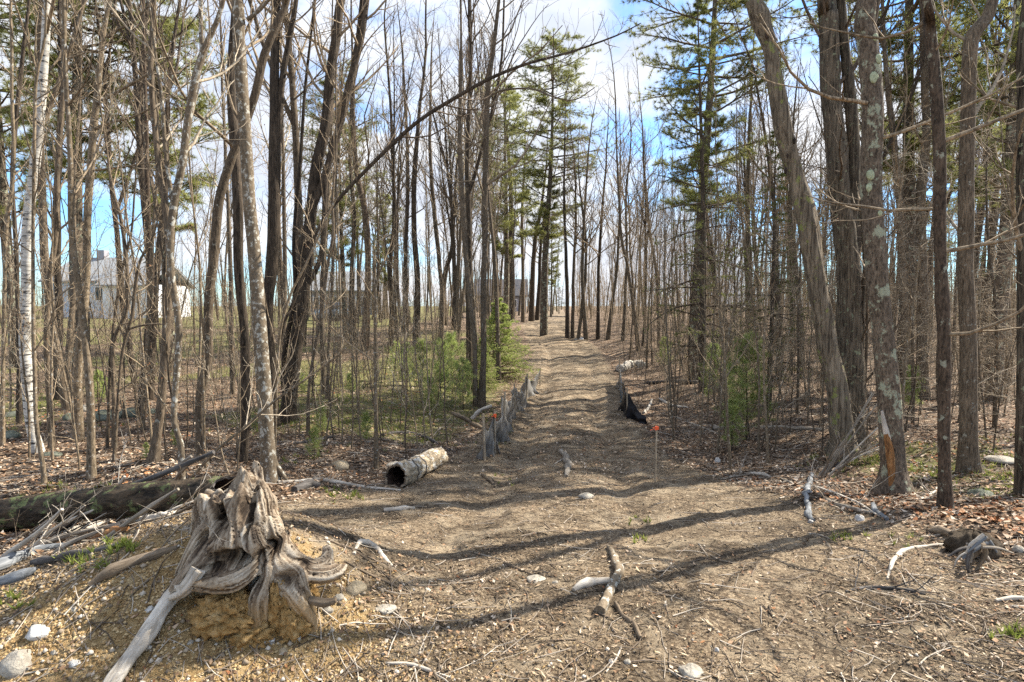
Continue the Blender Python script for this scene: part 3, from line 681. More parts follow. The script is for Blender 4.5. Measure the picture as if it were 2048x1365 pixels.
# --- mid distance rows beside the trail
for lab, pts, bk in [
  ('dark trunk with a strong fork above the young pines', [(833, 690, 17), (834, 620, 15), (835, 560, 14), (829, 480, 13), (828, 400, 12), (830, 330, 12), (838, 230, 8), (850, 120, 6), (852, 20, 4)], 'dark'),
  ('straight dark trunk one step closer to the house than the forked one', [(811, 664, 14), (811, 560, 12), (812, 470, 11), (816, 360, 9), (812, 250, 7), (806, 120, 5)], 'dark'),
  ('tall trunk rising out of the young pine clump with many fine twigs', [(880, 680, 13), (885, 600, 11), (878, 520, 10), (868, 420, 10), (860, 300, 8), (862, 160, 5)], 'maple'),
  ('trunk forking into a wide vee behind the young pine clump', [(890, 650, 14), (887, 580, 12), (892, 540, 12), (903, 500, 9), (908, 430, 8), (915, 320, 6), (930, 200, 4)], 'dark'),
  ('broad dark trunk behind the twin stems', [(1000, 645, 15), (992, 560, 13), (988, 480, 12), (985, 400, 10), (980, 320, 8), (985, 200, 5)], 'dark'),
  ('thick straight dark trunk above the bright hemlock', [(1022, 640, 15), (1024, 560, 14), (1022, 480, 13), (1022, 400, 11), (1019, 330, 9), (1010, 230, 6)], 'dark'),
  ('first of the far trunks where the trail disappears', [(1046, 645, 9), (1046, 560, 8), (1044, 480, 8), (1045, 400, 6), (1050, 300, 4)], 'maple'),
  ('heavy forked trunk on the very edge of the far trail', [(1063, 643, 13), (1064, 590, 12), (1066, 530, 11), (1072, 470, 10), (1082, 420, 7), (1092, 340, 4)], 'dark'),
  ('dark twin stem touching the heavy forked trunk at the far trail', [(1074, 641, 10), (1078, 580, 9), (1080, 520, 8), (1085, 460, 7), (1100, 390, 4)], 'dark'),
  ('tall wavy trunk half way between the snapped pole and young pines', [(782, 700, 14), (784, 620, 12), (780, 540, 11), (788, 440, 10), (786, 330, 8), (780, 200, 6), (770, 60, 4)], 'dark'),
  ('brown trunk behind the snapped pole with a broken side branch', [(728, 700, 20), (733, 620, 16), (736, 520, 14), (730, 430, 14), (712, 330, 12), (705, 200, 10), (720, 60, 7)], 'redbark'),
  ('dark trunk nearly touching the snapped pole', [(700, 690, 12), (703, 560, 10), (708, 430, 10), (700, 300, 8), (705, 160, 6), (702, 30, 4)], 'dark'),
  ('dark double trunk on the sunny side of the far trail', [(1135, 677, 10), (1134, 600, 9), (1132, 520, 8), (1129, 440, 6), (1128, 360, 5), (1130, 260, 3)], 'dark'),
  ('lighter partner of the dark double trunk across the far trail', [(1145, 677, 9), (1146, 600, 8), (1148, 520, 7), (1152, 440, 6), (1150, 340, 4)], 'maple'),
  ('grey leaning stem in the clump across the far trail', [(1157, 678, 8), (1163, 620, 8), (1170, 560, 7), (1172, 480, 6), (1160, 380, 4)], 'far_bark'),
  ('stout pale stem in the clump beside its little heap of stones', [(1172, 680, 11), (1168, 620, 9), (1164, 550, 8), (1168, 440, 6), (1176, 320, 4)], 'far_bark'),
  ('straight dark trunk just past the clump on the sunny side', [(1196, 680, 9), (1196, 600, 8), (1198, 520, 7), (1204, 430, 6), (1212, 330, 4)], 'dark'),
  ('pale trunk leaning back toward the trail in the sunny woods', [(1216, 680, 10), (1224, 610, 8), (1233, 540, 7), (1238, 460, 6), (1240, 360, 4)], 'far_bark'),
  ('long thin trunk leaning toward the trail above the fence gap', [(1277, 701, 11), (1268, 620, 8), (1256, 540, 7), (1244, 480, 7), (1238, 400, 6), (1234, 300, 4), (1230, 190, 3)], 'maple'),
  ('straight pole nearest the log pile by the sagging fence', [(1318, 697, 8), (1316, 620, 7), (1312, 540, 7), (1300, 460, 6), (1290, 360, 5), (1284, 250, 3)], 'maple'),
  ('pale grey trunk in the woods behind the lone flagged stake', [(1245, 682, 8), (1250, 600, 7), (1254, 500, 6), (1252, 400, 5), (1262, 280, 3)], 'far_bark'),
  ]:
    T('forest_tree', lab, 'bare tree', pts, bk, 3.5, n1=22, n2=6, n3=2, t0=.38, L1=2.6, k=9, step=.3, group='trees lining the trail', twig='twig')
# --- right hand woods
snag = T('broken_snag', 'barkless leaning snag snapped off at the top with woodpecker holes', 'dead tree',
  [(1690, 918, 55), (1685, 870, 46), (1670, 760, 40), (1656, 686, 39), (1637, 577, 38), (1623, 503, 40), (1611, 430, 42), (1602, 390, 40), (1590, 348, 34), (1570, 275, 34), (1554, 183, 33), (1545, 130, 29), (1537, 92, 28), (1524, 55, 33), (1518, 35, 37), (1508, 12, 30), (1500, 0, 20)], 'snag', 0, n1=9, n2=3, n3=1, t0=.3, L1=.7, k=24, rough=.12, step=.06, close=True, twig='twig_light')
T('furrowed_tree', 'broad deeply furrowed tree with two stems crossing behind the leaning snag', 'bare tree',
  [(1697, 915, 70), (1698, 860, 58), (1700, 796, 54), (1700, 686, 49), (1696, 577, 45), (1692, 467, 42), (1684, 420, 41), (1674, 330, 40), (1663, 183, 38), (1656, 37, 36), (1652, 0, 34)], 'furrow', 8,
  limbs=[[(1700, 470, 26), (1706, 380, 24), (1707, 293, 24), (1698, 183, 23), (1686, 60, 21), (1680, 0, 20)], [(1716, 910, 12), (1720, 780, 11), (1724, 640, 10), (1730, 520, 9), (1722, 400, 7)]], n1=22, n2=5, t0=.22, L1=2.2, k=24, rough=.12, step=.07, Y=gnd(1697, 915)[1] + .3, twig='twig_dark')
pine1 = T('pine_tree', 'thick scaly pine with a long orange wound at its foot', 'pine',
  [(1788, 985, 62), (1786, 940, 52), (1781, 870, 46), (1777, 796, 43), (1762, 650, 41), (1755, 540, 41), (1749, 430, 40), (1747, 330, 39), (1744, 183, 38), (1738, 73, 37), (1736, 0, 36)], 'pine_bark', 9, n1=26, n2=4, n3=1, t0=.15, L1=1.5, k=24, rough=.07, step=.07, ang=82, twig='twig')
T('pine_tree', 'slimmer reddish pine with a swollen branch collar half way up', 'pine',
  [(1892, 1018, 28), (1890, 940, 24), (1888, 796, 24), (1885, 650, 24), (1884, 605, 27), (1881, 540, 22), (1879, 430, 22), (1879, 330, 23), (1872, 183, 23), (1866, 110, 22), (1858, 40, 21), (1852, 0, 20)], 'redbark', 8, n1=22, n2=4, n3=1, t0=.12, L1=1.2, k=16, rough=.05, ang=80, twig='twig')
T('bent_tree', 'grey tree with a sharp elbow bend near its top', 'bare tree',
  [(1938, 945, 40), (1935, 880, 34), (1934, 796, 32), (1934, 650, 31), (1932, 540, 29), (1929, 430, 29), (1930, 330, 27), (1934, 183, 26), (1937, 110, 26), (1945, 68, 26), (1966, 44, 24), (1985, 0, 20)], 'maple', 5, n1=16, t0=.25, L1=1.6, k=16, twig='twig_light')
T('slender_tree', 'slim grey trunk running just behind the reddish pine', 'bare tree',
  [(1846, 800, 24), (1845, 700, 20), (1846, 577, 19), (1842, 403, 17), (1853, 256, 15), (1850, 183, 14), (1845, 60, 11), (1842, 0, 10)], 'maple', 5, n1=18, t0=.3, L1=1.8)
T('edge_tree', 'lichened trunk clipped by the edge of the view with a mossy root', 'bare tree',
  [(2050, 990, 34), (2047, 860, 26), (2045, 700, 22), (2044, 500, 20), (2044, 330, 20), (2045, 200, 18), (2042, 105, 16), (2050, 0, 13)], 'furrow', 5, n1=16, t0=.2, L1=1.6, rough=.06)
for lab, pts, bk in [
  ('pale crooked trunk seen between the two near pines', [(1818, 800, 18), (1816, 700, 15), (1806, 560, 14), (1800, 430, 14), (1792, 330, 13), (1782, 230, 11), (1770, 110, 8), (1765, 10, 6)], 'maple'),
  ('thin trunk right beside the grey elbow tree', [(2016, 770, 16), (2014, 640, 13), (2011, 467, 13), (2012, 330, 12), (2005, 180, 10), (1985, 60, 6)], 'maple'),
  ('grey trunk behind the cluster of sapling stems', [(1500, 720, 14), (1496, 600, 12), (1494, 480, 11), (1496, 360, 9), (1500, 240, 6)], 'far_bark'),
  ('forked grey trunk beyond the elbow tree', [(1975, 760, 14), (1970, 640, 12), (1985, 480, 11), (1990, 330, 10), (1962, 200, 7), (1945, 90, 4)], 'far_bark'),
  ('trunk hidden behind the dim brown spruce', [(1560, 760, 14), (1556, 640, 12), (1552, 520, 11), (1548, 400, 9), (1530, 280, 6)], 'dark'),
  ('straight grey trunk glimpsed next to the leaning snag', [(1604, 760, 12), (1600, 640, 11), (1590, 520, 10), (1580, 420, 9), (1672, 90, 5)][:4], 'far_bark'),
  ('dark leaning trunk between the green pine sapling and spruce', [(1462, 690, 14), (1448, 640, 13), (1432, 580, 12), (1425, 520, 10), (1412, 430, 8), (1398, 330, 5)], 'dark'),
  ]:
    T('forest_tree', lab, 'bare tree', pts, bk, 4, n1=20, n2=6, n3=2, t0=.35, L1=2.2, k=9, step=.25, group='trees in the sunny woods')

# details on the snag and the wounded pine
def blob_on(parent, name, mat, p, sx, sy, sz, rotz=0, k=12, seed=0):
    """small lumpy flattened ellipsoid part, p in world"""
    a = np.linspace(0, 2 * math.pi, k + 1)[:-1]; b = np.linspace(-math.pi/2, math.pi/2, 8); V = []
    for t in b:
        for u in a:
            r = 1 + .25 * (vn(u * 1.3 + seed, t * 1.7, seed) - .5)
            V.append((math.cos(t) * math.cos(u) * sx * r, math.cos(t) * math.sin(u) * sy * r, math.sin(t) * sz * r))
    V = np.array(V); c, s = math.cos(rotz), math.sin(rotz); V = np.column_stack([V[:, 0] * c - V[:, 1] * s, V[:, 0] * s + V[:, 1] * c, V[:, 2]])
    V += np.asarray(p) - np.array(parent.location if parent else (0, 0, 0))
    i, j = np.meshgrid(np.arange(7), np.arange(k), indexing='ij')
    q = np.stack([i * k + j, i * k + (j + 1) % k, (i + 1) * k + (j + 1) % k, (i + 1) * k + j], -1).reshape(-1, 4)
    m = MB(); m.add(V, q); return m.build(name, M[mat], parent)
SY = gnd(1690, 918)[1]
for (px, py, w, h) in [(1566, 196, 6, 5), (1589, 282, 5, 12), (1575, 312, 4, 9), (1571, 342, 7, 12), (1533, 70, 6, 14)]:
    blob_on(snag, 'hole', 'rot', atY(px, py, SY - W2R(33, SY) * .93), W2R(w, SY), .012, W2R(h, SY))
pY = gnd(1788, 985)[1]
for nm, mt, pts, k in [('wound', 'orange_wood', [(1772, 868, 10), (1779, 900, 17), (1783, 940, 15), (1783, 975, 10)], .90), ('bare_wood', 'pale_wood', [(1764, 822, 5), (1768, 845, 9), (1774, 872, 13), (1779, 898, 12)], .86)]:
    P, r = px_path(pts, pY - W2R(44, pY) * k); C, rr = smooth_path(P, r * 1.05, .03); m = MB(); 
    C2 = C.copy(); C2[:, 1] += 0
    n0 = m.n; tubes(C2 - np.array(pine1.location), rr, 10, m); 
    V = m.v[0]; V[:, 1] = (V[:, 1] - (C2[0, 1] - pine1.location[1])) * .45 + (C2[0, 1] - pine1.location[1]); m.build(nm, M[mt], pine1)
bl = [(1757, 118, 9), (1751, 75, 7), (1748, 155, 11), (1741, 350, 10), (1738, 376, 8), (1760, 427, 6)]
for i, (px, py, s) in enumerate(bl):
    blob_on(pine1, 'lichen_patch', 'lichen', atY(px, py, pY - W2R(38, pY) * .93), W2R(s * 1.6, pY), .012, W2R(s * 2.0, pY), 0, 10, i) if 'lichen' in M else None

# ------------------------------------------------------------------ distant and filler trees
def template_tree(h, r, seed, fork=False, n1=34, n2=5, n3=3, t0=.38, L1=2.2, lean=.03, up=1.0):
    g = np.random.default_rng(seed)
    P = grow(np.array([[0, 0, -.1]]), np.array([[g.normal(0, lean), g.normal(0, lean), 1]]), h, 14, .035, .5, g); Rd = r * np.linspace(1.15, .12, 14)[None] ** 1.0
    tr = MB(); tubes(P, Rd, 8, tr, ridge=ridges(14, 8, seed, .07)[None]); PP, RR = [P[0]], [Rd[0]]
    if fork:
        p, d, rr, t = spawn(P, Rd, 2, .3, .6, 18, g); L = np.full(2, h * .5); B_ = grow(p, d, L, 14, .05, 1.2, g); RB = taper(rr * .75, 14, .15); tubes(B_, RB, 6, tr)
        PP += list(B_); RR += list(RB)
    mb, tips = bare_crown(P, Rd, n1, n2, n3, t0, L1, 46, seed + 1, up, k1=4, mindia=.005)
    if fork:
        mb2, t2 = bare_crown(np.array(PP[1:]), np.array(RR[1:]), n1 // 3, n2, n3, .2, L1 * .8, 46, seed + 2, up, k1=4, mindia=.005)
        off = mb.n; mb.v += mb2.v; mb.c += mb2.c
        for kk, fs in mb2.f.items(): mb.f.setdefault(kk, []).extend([f + off for f in fs])
        mb.n += mb2.n; tips = np.concatenate([tips, t2])
    return tr, mb, tips
def join(dst, src, mat, T=None):
    off = dst.n
    for v in src.v: dst.v.append(v if T is None else v @ T[0].T + T[1])
    dst.c += src.c; dst.hascol |= src.hascol
    for (k, _), fs in src.f.items(): dst.f.setdefault((k, mat), []).extend([f + off for f in fs])
    dst.n += src.n
templ = []
barks = ['far_bark', 'dark', 'maple', 'far_bark', 'tan', 'dark', 'maple', 'far_bark', 'tan', 'maple']
for s in range(10):
    g = np.random.default_rng(100 + s); hh = [14, 16, 13, 15, 12, 17, 14, 13, 11, 15][s]; rr = [.07, .10, .065, .085, .045, .11, .08, .05, .04, .07][s]
    tr, cr, tips = template_tree(hh, rr, 200 + s * 7, fork=s in (1, 5, 6), n1=[34, 30, 30, 36, 24, 32, 28, 26, 22, 34][s], L1=[2.0, 2.6, 1.8, 2.2, 1.4, 2.8, 2.3, 1.5, 1.2, 2.1][s], n3=2)
    whole = MB(); join(whole, tr, 0); join(whole, cr, 1); bm = bud_mesh(tips, .022, g, .35); join(whole, bm, 2)
    tb = 'twig_dark' if barks[s] == 'dark' else ['twig', 'twig_light'][s % 2]
    templ.append((whole.mesh('bare_tree', [M[barks[s]], M[tb], M['redleaf'] if s % 3 == 0 else M['stick']]), tr.mesh('trunk', M[barks[s]]), cr.mesh('crown', M[tb])))

def too_close(x, y, d):
    return any((x - a) ** 2 + (y - b) ** 2 < d * d for a, b in hero_xy)
g = np.random.default_rng(11)
def zone(px):
    lo = 0
    for lim, nm in ((170, 'toward the pale blue house'), (350, 'toward the white garage'), (560, 'behind the speckled beech'), (700, 'behind the dark multi-stemmed tree'), (860, 'behind the snapped pole'),
                    (1030, 'behind the young pines'), (1180, 'at the far end of the trail'), (1330, 'beyond the sagging black fence'), (1480, 'beyond the lone flagged stake'),
                    (1640, 'behind the brown spruce'), (1830, 'behind the wounded pine'), (9999, 'behind the grey elbow tree')):
        if px < lim: return nm + (' on its house side' if px < (lo + min(lim, 2048)) / 2 else ' on its sunny side')
        lo = lim
kindw = ['grey', 'dark forked', 'slim brown', 'straight grey', 'thin tan', 'big dark forked', 'forked brown', 'thin grey', 'small tan', 'tall brown']
placed = 0; attempts = 0; pos = []
bands = [(11, 16, 10), (16, 24, 30), (24, 36, 72), (36, 55, 135)]
for (a, b, cnt) in bands:
    c = 0; attempts = 0
    while c < cnt and attempts < 6000:
        attempts += 1
        y = g.uniform(a, b); px = g.uniform(-60, 2110); x = (px - 1024) / F * y
        # open yard round the houses; trail stays clear
        if abs(x - path_x(y)) < (2.0 if y < 30 else 2.3): continue
        if y > 30 and px < 620 and g.random() < .82: continue
        if y > 22 and px < 400 and g.random() < .5: continue
        if a < 16 and px < 900 and g.random() < .35: continue
        if px > 1150 and g.random() < .12: continue
        if 1110 < px < 1240 and y < 36: continue
        if y < 16 and 900 < px < 1700: continue
        if px < 900 and 16 < y < 32 and g.random() < .7: continue
        if px > 1500 and y < 22 and g.random() < .6: continue
        if too_close(x, y, .55) or any((x - u) ** 2 + (y - v) ** 2 < .55 ** 2 for u, v in pos): continue
        pos.append((x, y)); c += 1
        s = int(g.integers(0, 10)); z = float(hgt(x, y)); scl = g.uniform(.7, 1.05); hh_ = [14, 16, 13, 15, 12, 17, 14, 13, 11, 15][s]
        if 1030 < px < 1500: scl = min(scl, (1.3 + .29 * y) * g.uniform(.8, 1.12) / hh_)
        far = {11: 'just', 16: 'a little way', 24: 'well', 36: 'far'}[a]
        lab = f"{kindw[s]} tree {far} {zone(px)}"
        grp = f"{kindw[s]} trees {far} {zone(px)}"
        if a == 11:
            r_ = empty('bare_tree', (x, y, z), lab, 'bare tree', grp); link('trunk', templ[s][1], r_); link('crown', templ[s][2], r_)
        else:
            r_ = link('bare_tree', templ[s][0], None, (x, y, z)); tag(r_, lab, 'bare tree', grp)
        r_.rotation_euler = (g.normal(0, .035), g.normal(0, .035), g.uniform(0, 6.28)); r_.scale = (scl * g.uniform(.85, 1.1),) * 2 + (scl,)
# far woods: one mass
fw = MB(); small = []
for s in range(5):
    tr, cr, tips = template_tree([13, 15, 12, 16, 14][s], [.12, .15, .09, .14, .1][s], 400 + s * 5, n1=11, n2=3, n3=0, L1=2.6); small.append((tr, cr))
def add_far(x, y, s, sc):
    a = g.uniform(0, 6.28); Rm = np.array([[math.cos(a), -math.sin(a), 0], [math.sin(a), math.cos(a), 0], [0, 0, 1]]) * sc; t = np.array([x, y, float(hgt(x, y))])
    join(fw, small[s][0], 0, (Rm, t)); join(fw, small[s][1], 1, (Rm, t))
cnt = 0
while cnt < 430:
    y = g.uniform(56, 150); px = g.uniform(-300, 2350)
    if px < 900 and (y < 78 or g.random() < .4): continue
    x = (px - 1024) / F * y
    if abs(x - path_x(y)) < 2.2 and y < 66: continue
    add_far(x, y, int(g.integers(0, 5)), g.uniform(.6, .95) * (.8 if 1030 < px < 1500 else 1)); cnt += 1
fo = fw.build('distant_woods', [M['far_bark'], M['twig']]); tag(fo, 'grey-brown mass of bare woods on the horizon', None, None, 'stuff')

# understory brush deeper in the woods: one mass
g = np.random.default_rng(55); bz = []; NB = 4600
yb = np.exp(g.uniform(math.log(13), math.log(95), NB)); pxb = g.uniform(-150, 2250, NB); pxb = np.where(g.random(NB) < .40, g.uniform(1130, 2200, NB), pxb); xb = (pxb - 1024) / F * yb
kb = ((np.abs(xb - path_x(yb)) > 2.1) | (yb > 62)) & ~((pxb < 700) & (yb > 30) & (g.random(NB) < .2)); xb, yb = xb[kb], yb[kb]; NB = len(xb)
hb_ = g.uniform(.8, 5.0, NB) * (.45 + .55 * sst(12, 30, yb)) * np.where((pxb[kb] > 1130) & (yb > 20), g.uniform(1, 2.1, NB), 1); P0 = np.stack([xb, yb, hgt(xb, yb) - .05], -1)
A = grow(P0, np.tile([0, 0, 1.], (NB, 1)) + g.normal(0, .13, (NB, 3)), hb_, 5, .09, .6, g); thick = np.clip(yb * .00035, .006, .03); RA = taper(thick * g.uniform(.7, 1.4, NB), 5, .35)
bm_ = MB(); tubes(A, RA, 3, bm_); p, d, r, t = spawn(A, RA, 7, .15, .98, 40, g); L = np.repeat(hb_, 7) * .24 * g.uniform(.5, 1.3, len(p)); B_ = grow(p, d, L, 4, .14, .5, g); RB = taper(r * .5, 4, .5); tubes(B_, RB, 3, bm_)
p, d, r, t = spawn(B_, RB, 2, .25, .95, 40, g); C_ = grow(p, d, np.repeat(L, 2) * .5, 2, .15, .2, g); tubes(C_, taper(r * .7, 2, .6), 3, bm_)
tag(bm_.build('undergrowth', M['twig']), 'leafless brush and thin stems filling the depth of the woods', None, None, 'stuff')
# ------------------------------------------------------------------ conifers
def needles(Pn, Dn, m, ln, wd, g, spread=.8, bias=0.0, tint=None):
    """fan of m narrow needles at each point"""
    N = len(Pn); mb = MB()
    if N == 0: return mb
    P = np.repeat(Pn, m, 0); D = np.repeat(nrm(Dn), m, 0); rv = g.normal(0, 1, P.shape); d = nrm(D + rv * spread + np.array([0, 0, bias]))
    side = nrm(np.cross(d, g.normal(size=P.shape))) * (wd * g.uniform(.6, 1.2, len(P)))[:, None] * .5; L = (ln * g.uniform(.6, 1.15, len(P)))[:, None]
    V = np.stack([P - side, P + side, P + d * L], 1).reshape(-1, 3)
    tn = np.repeat(g.random(N) if tint is None else tint, m) * .7 + g.random(len(P)) * .3
    c = np.repeat(np.stack([tn] * 3, -1), 3, 0); mb.add(V, np.arange(len(V)).reshape(-1, 3), 0, c); return mb

def conifer(h, r, seed, start=.3, whorls=14, per=5, bl=2.2, rise=.15, ntw=8, tuft=7, ln=.12, wd=.012, droop=0, dead=0.0, shape='pine', spread=.8):
    g = np.random.default_rng(seed)
    P = grow(np.array([[0, 0, -.1]]), np.array([[g.normal(0, .02), g.normal(0, .02), 1]]), h, 12, .015, .5, g); Rd = r * np.linspace(1.15, .1, 12)[None]
    tr = MB(); tubes(P, Rd, 9, tr, ridge=ridges(12, 9, seed, .06)[None])
    N = whorls * per; t = start + (1 - start) * (np.repeat(np.arange(whorls), per) + g.uniform(-.32, .32, N)) / whorls; t = np.clip(t, .02, .985)
    s = t * 11; i = np.minimum(s.astype(int), 10); f = (s - i)[:, None]; p = P[0, i] * (1 - f) + P[0, i + 1] * f
    az = np.tile(np.arange(per) * 2 * math.pi / per, whorls) + np.repeat(g.uniform(0, 6, whorls), per) + g.normal(0, .45, N)
    d = np.stack([np.cos(az), np.sin(az), rise + g.normal(0, .14, N)], -1)
    if shape == 'pine': L = bl * (np.sin(np.clip((1 - t) / (1 - start), 0, 1) * 2.4 + .35)) * g.uniform(.3, 1.3, N)
    else: L = bl * ((1 - t) / (1 - start)) ** .8 * g.uniform(.4, 1.25, N) + .08
    L = np.maximum(L, .12)
    A = grow(p, d, L, 6, .07, droop, g); RA = taper(np.minimum(.016 * L + .004, r * .6), 6, .25); br = MB(); tubes(A, RA, 4, br)
    p2, d2, r2, t2 = spawn(A, RA, ntw, .25, 1.0, 48, g, flat=.75); L2 = np.repeat(L, ntw) * .34 * g.uniform(.6, 1.2, len(p2)) * (1.2 - .6 * t2)
    B_ = grow(p2, d2, L2, 4, .1, .15, g); tubes(B_, taper(np.maximum(r2 * .5, .002), 4, .5), 3, br)
    keep = g.random(len(B_)) >= dead; K = B_[keep]
    pts = np.concatenate([K[:, 3], K[:, 2], K[:, 1], A[:, -1], A[:, 4], A[:, 3]]); dr = np.concatenate([K[:, 3] - K[:, 2], K[:, 2] - K[:, 1], K[:, 1] - K[:, 0], A[:, -1] - A[:, -2], A[:, 4] - A[:, 3], A[:, 3] - A[:, 2]])
    nb = needles(pts, dr, tuft, ln, wd, g, spread)
    return tr, br, nb
def put_conifer(name, label, cat, mats, parts, loc, sc=1, rot=0, group=None):
    r_ = empty(name, loc, label, cat, group); r_.scale = (sc,) * 3; r_.rotation_euler = (0, 0, rot)
    for nm, me in zip(('trunk', 'branches', 'needles'), parts): link(nm, me, r_)
    return r_
def meshes(parts, bark, tw, nd): return [parts[0].mesh('trunk', M[bark]), parts[1].mesh('branches', M[tw]), parts[2].mesh('needles', M[nd])]
def at_px(px, Y): x = (px - 1024) / F * Y; return (x, Y, float(hgt(x, Y)))

PA = meshes(conifer(19, .2, 31, .34, 20, 5, 2.9, .12, 16, 26, .2, .014, .2), 'pine_bark', 'twig_dark', 'needle')
PB = meshes(conifer(16, .16, 37, .30, 17, 5, 2.5, .2, 16, 26, .2, .014, .3), 'pine_bark', 'twig_dark', 'needle')
PC = meshes(conifer(12, .11, 41, .12, 24, 4, 1.9, .1, 12, 12, .10, .014, -.3, .45, 'spruce'), 'dark', 'twig_dark', 'needle_dark')
for lab, px, Y, ms, sc, rot in [
    ('tall white pine with layered boughs above the far end of the trail', 1088, 30, PA, .80, .4),
    ('second white pine just behind the twin trunks with rusty boughs', 1012, 34, PB, .92, 2.2),
    ('big white pine whose boughs fill the sky over the garage', 157, 15.5, PA, .88, 1.1),
    ('white pine with wide boughs behind the twisted mottled tree', 336, 17.5, PB, 1.0, 3.0),
    ('white pine behind the paper birch with boughs over the blue house', 28, 19, PB, 1.05, 5.0),
    ('white pine among the dark clustered trunks', 690, 27, PB, .8, 4.0),
    ('white pine standing tall over the green spruce by the trail', 1392, 17, PA, .82, .2),
    ('white pine behind the two near scaly pines', 1812, 15, PA, .9, 2.5),
    ('white pine whose boughs hang beside the grey elbow tree', 1995, 13, PB, .95, .9),
    ('small far white pine where the trail vanishes', 1102, 52, PB, .62, 1.6),
    ('far white pine in the sunny woods behind the wounded pine', 1860, 32, PB, .75, 3.6),
    ('far white pine half hidden behind the snapped pole', 770, 44, PB, .62, .6),
    ('far white pine above the roof of the grey house', 620, 52, PA, .55, 2.6)]:
    t_ = put_conifer('white_pine', lab, 'pine', None, ms, at_px(px, Y), sc, rot)
    if px in (1088, 1012): t_.scale = (sc * 1.2, sc * 1.2, sc)
for lab, px, Y, sc, rot in [
    ('green spruce with dense upper branches crowding the tall white pine', 1408, 15, .86, 1.0),
    ('dim brownish spruce with dead lower branches behind the leaning snag', 1542, 12, .50, 2.0),
    ('small dark spruce filling the gap where the trail vanishes', 1102, 62, .42, 3.0), ('second small spruce behind the end of the trail', 1118, 70, .5, 1.0), ('green spruce a little off the end of the trail', 1086, 76, .55, 2.0),
    ('dark spruce behind the snapped pole and hidden car', 745, 46, .50, 4.1),
    ('low dark spruce just behind the hidden car', 668, 50, .50, .5),
    ('dark spruce near the edge of the sunny woods', 1965, 26, .75, 5.2),
    ('spruce in the dense woods beyond the green pine sapling', 1640, 30, .8, 2.7)]:
    put_conifer('spruce_tree', lab, 'spruce', None, PC, at_px(px, Y), sc, rot)

# yellow-green hemlock by the trail
hb = gnd(1002, 735); Yh = 17.0
HM = meshes(conifer(3.1, .045, 51, .02, 26, 6, 1.2, .1, 11, 9, .075, .014, -.25, 0, 'spruce', .9), 'dark', 'twig', 'needle_hem')
put_conifer('hemlock_tree', 'feathery yellow-green young hemlock at the edge of the far trail', 'hemlock', None, HM, at_px(1000, 18.0), .86, .5)
put_conifer('hemlock_tree', 'smaller feathery hemlock tucked against the larger one', 'hemlock', None, HM, at_px(962, 16.4), .5, 2.5)

# young white pines
YP = [meshes(conifer(2.3, .022, 60 + s, .12, 8, 5, .8, .6, 4, 26, .16, .0045, .9, 0, 'spruce', .7), 'dark', 'twig', 'needle_bright') for s in range(3)]
ypl = [
 ('bright young pine at the middle of the clump by the twin trunks', 880, 13.6, 1.05), ('bright young pine leaning on the twin trunks', 925, 13.2, .85),
 ('young pine on the house side of the clump', 838, 14.2, .95), ('small young pine at the front of the clump', 862, 12.4, .6), ('wispy young pine behind the clump', 812, 15.5, .85),
 ('tallest young pine behind the clump', 905, 15.2, 1.15),
 ('solitary bright young pine in front of the brown spruce', 1498, 9.6, .98), ('lower bright young pine at the foot of the solitary one', 1470, 9.0, .45), ('dim young pine farther in behind the solitary one', 1432, 13.5, .75),
 ('low bright young pine between the slender tan trees', 192, 12.0, .42), ('young pine seedling beside the snapped pole', 728, 8.8, .26), ('young pine seedling behind the hollow log', 622, 7.6, .24),
 ('tiny pine seedling in the sun near the beech', 640, 9.6, .28), ('tiny pine seedling under the olive-brown tree', 342, 7.9, .16), ('fluffy pine seedling behind the mound of leaves', 700, 12.5, .32),
 ('pine seedling on the mossy bank past the garage trunks', 600, 13, .3), ('tiny pine seedling at the foot of the leaning pole', 282, 6.2, .11), ('young pine near the straight dark trunks', 790, 17, .55),
 ('small pine in the woods behind the far trail clump', 1330, 20, .6), ('small pine in the dim woods behind the near pines', 1830, 11, .5)]
for i, (lab, px, Y, sc) in enumerate(ypl):
    put_conifer('pine_sapling', lab, 'young pine', None, YP[i % 3], at_px(px, Y), sc * (.66 if 800 < px < 940 else .85), i * 1.3)

# ------------------------------------------------------------------ leafless saplings
SAP = []
for s in range(10):
    g2 = np.random.default_rng(700 + s); hh = [2.6, 3.6, 1.9, 4.5, 3.0, 2.2, 5.2, 1.4, 3.3, 4.0][s]; r = .006 + hh * .0022
    P = grow(np.array([[0, 0, -.05]]), np.array([[g2.normal(0, .08), g2.normal(0, .08), 1]]), hh, 11, .06, .7, g2); Rd = r * np.linspace(1.1, .22, 11)[None]
    whole = MB(); tubes(P, Rd, 5, whole); tr = MB(); tubes(P, Rd, 5, tr)
    cr, tips = bare_crown(P, Rd, [12, 14, 10, 16, 13, 12, 18, 9, 14, 12][s], 4, 2, .15, .28 * hh ** .8, 44, 710 + s, .9, k1=3, mindia=.0027)
    bm = bud_mesh(tips, .008, g2, .35); join(whole, cr, 1); join(whole, bm, 2)
    tw = ['twig', 'twig_light', 'tan'][s % 3]
    SAP.append(whole.mesh('sapling', [M[['tan', 'tan', 'maple'][s % 3]], M[tw], M['redleaf']]))
g = np.random.default_rng(21)
sapw = ['short twiggy', 'slim upright', 'low forked', 'tall whippy', 'pale upright', 'little crooked', 'tallest whippy', 'knee high', 'grey upright', 'slim pale']
sp = []
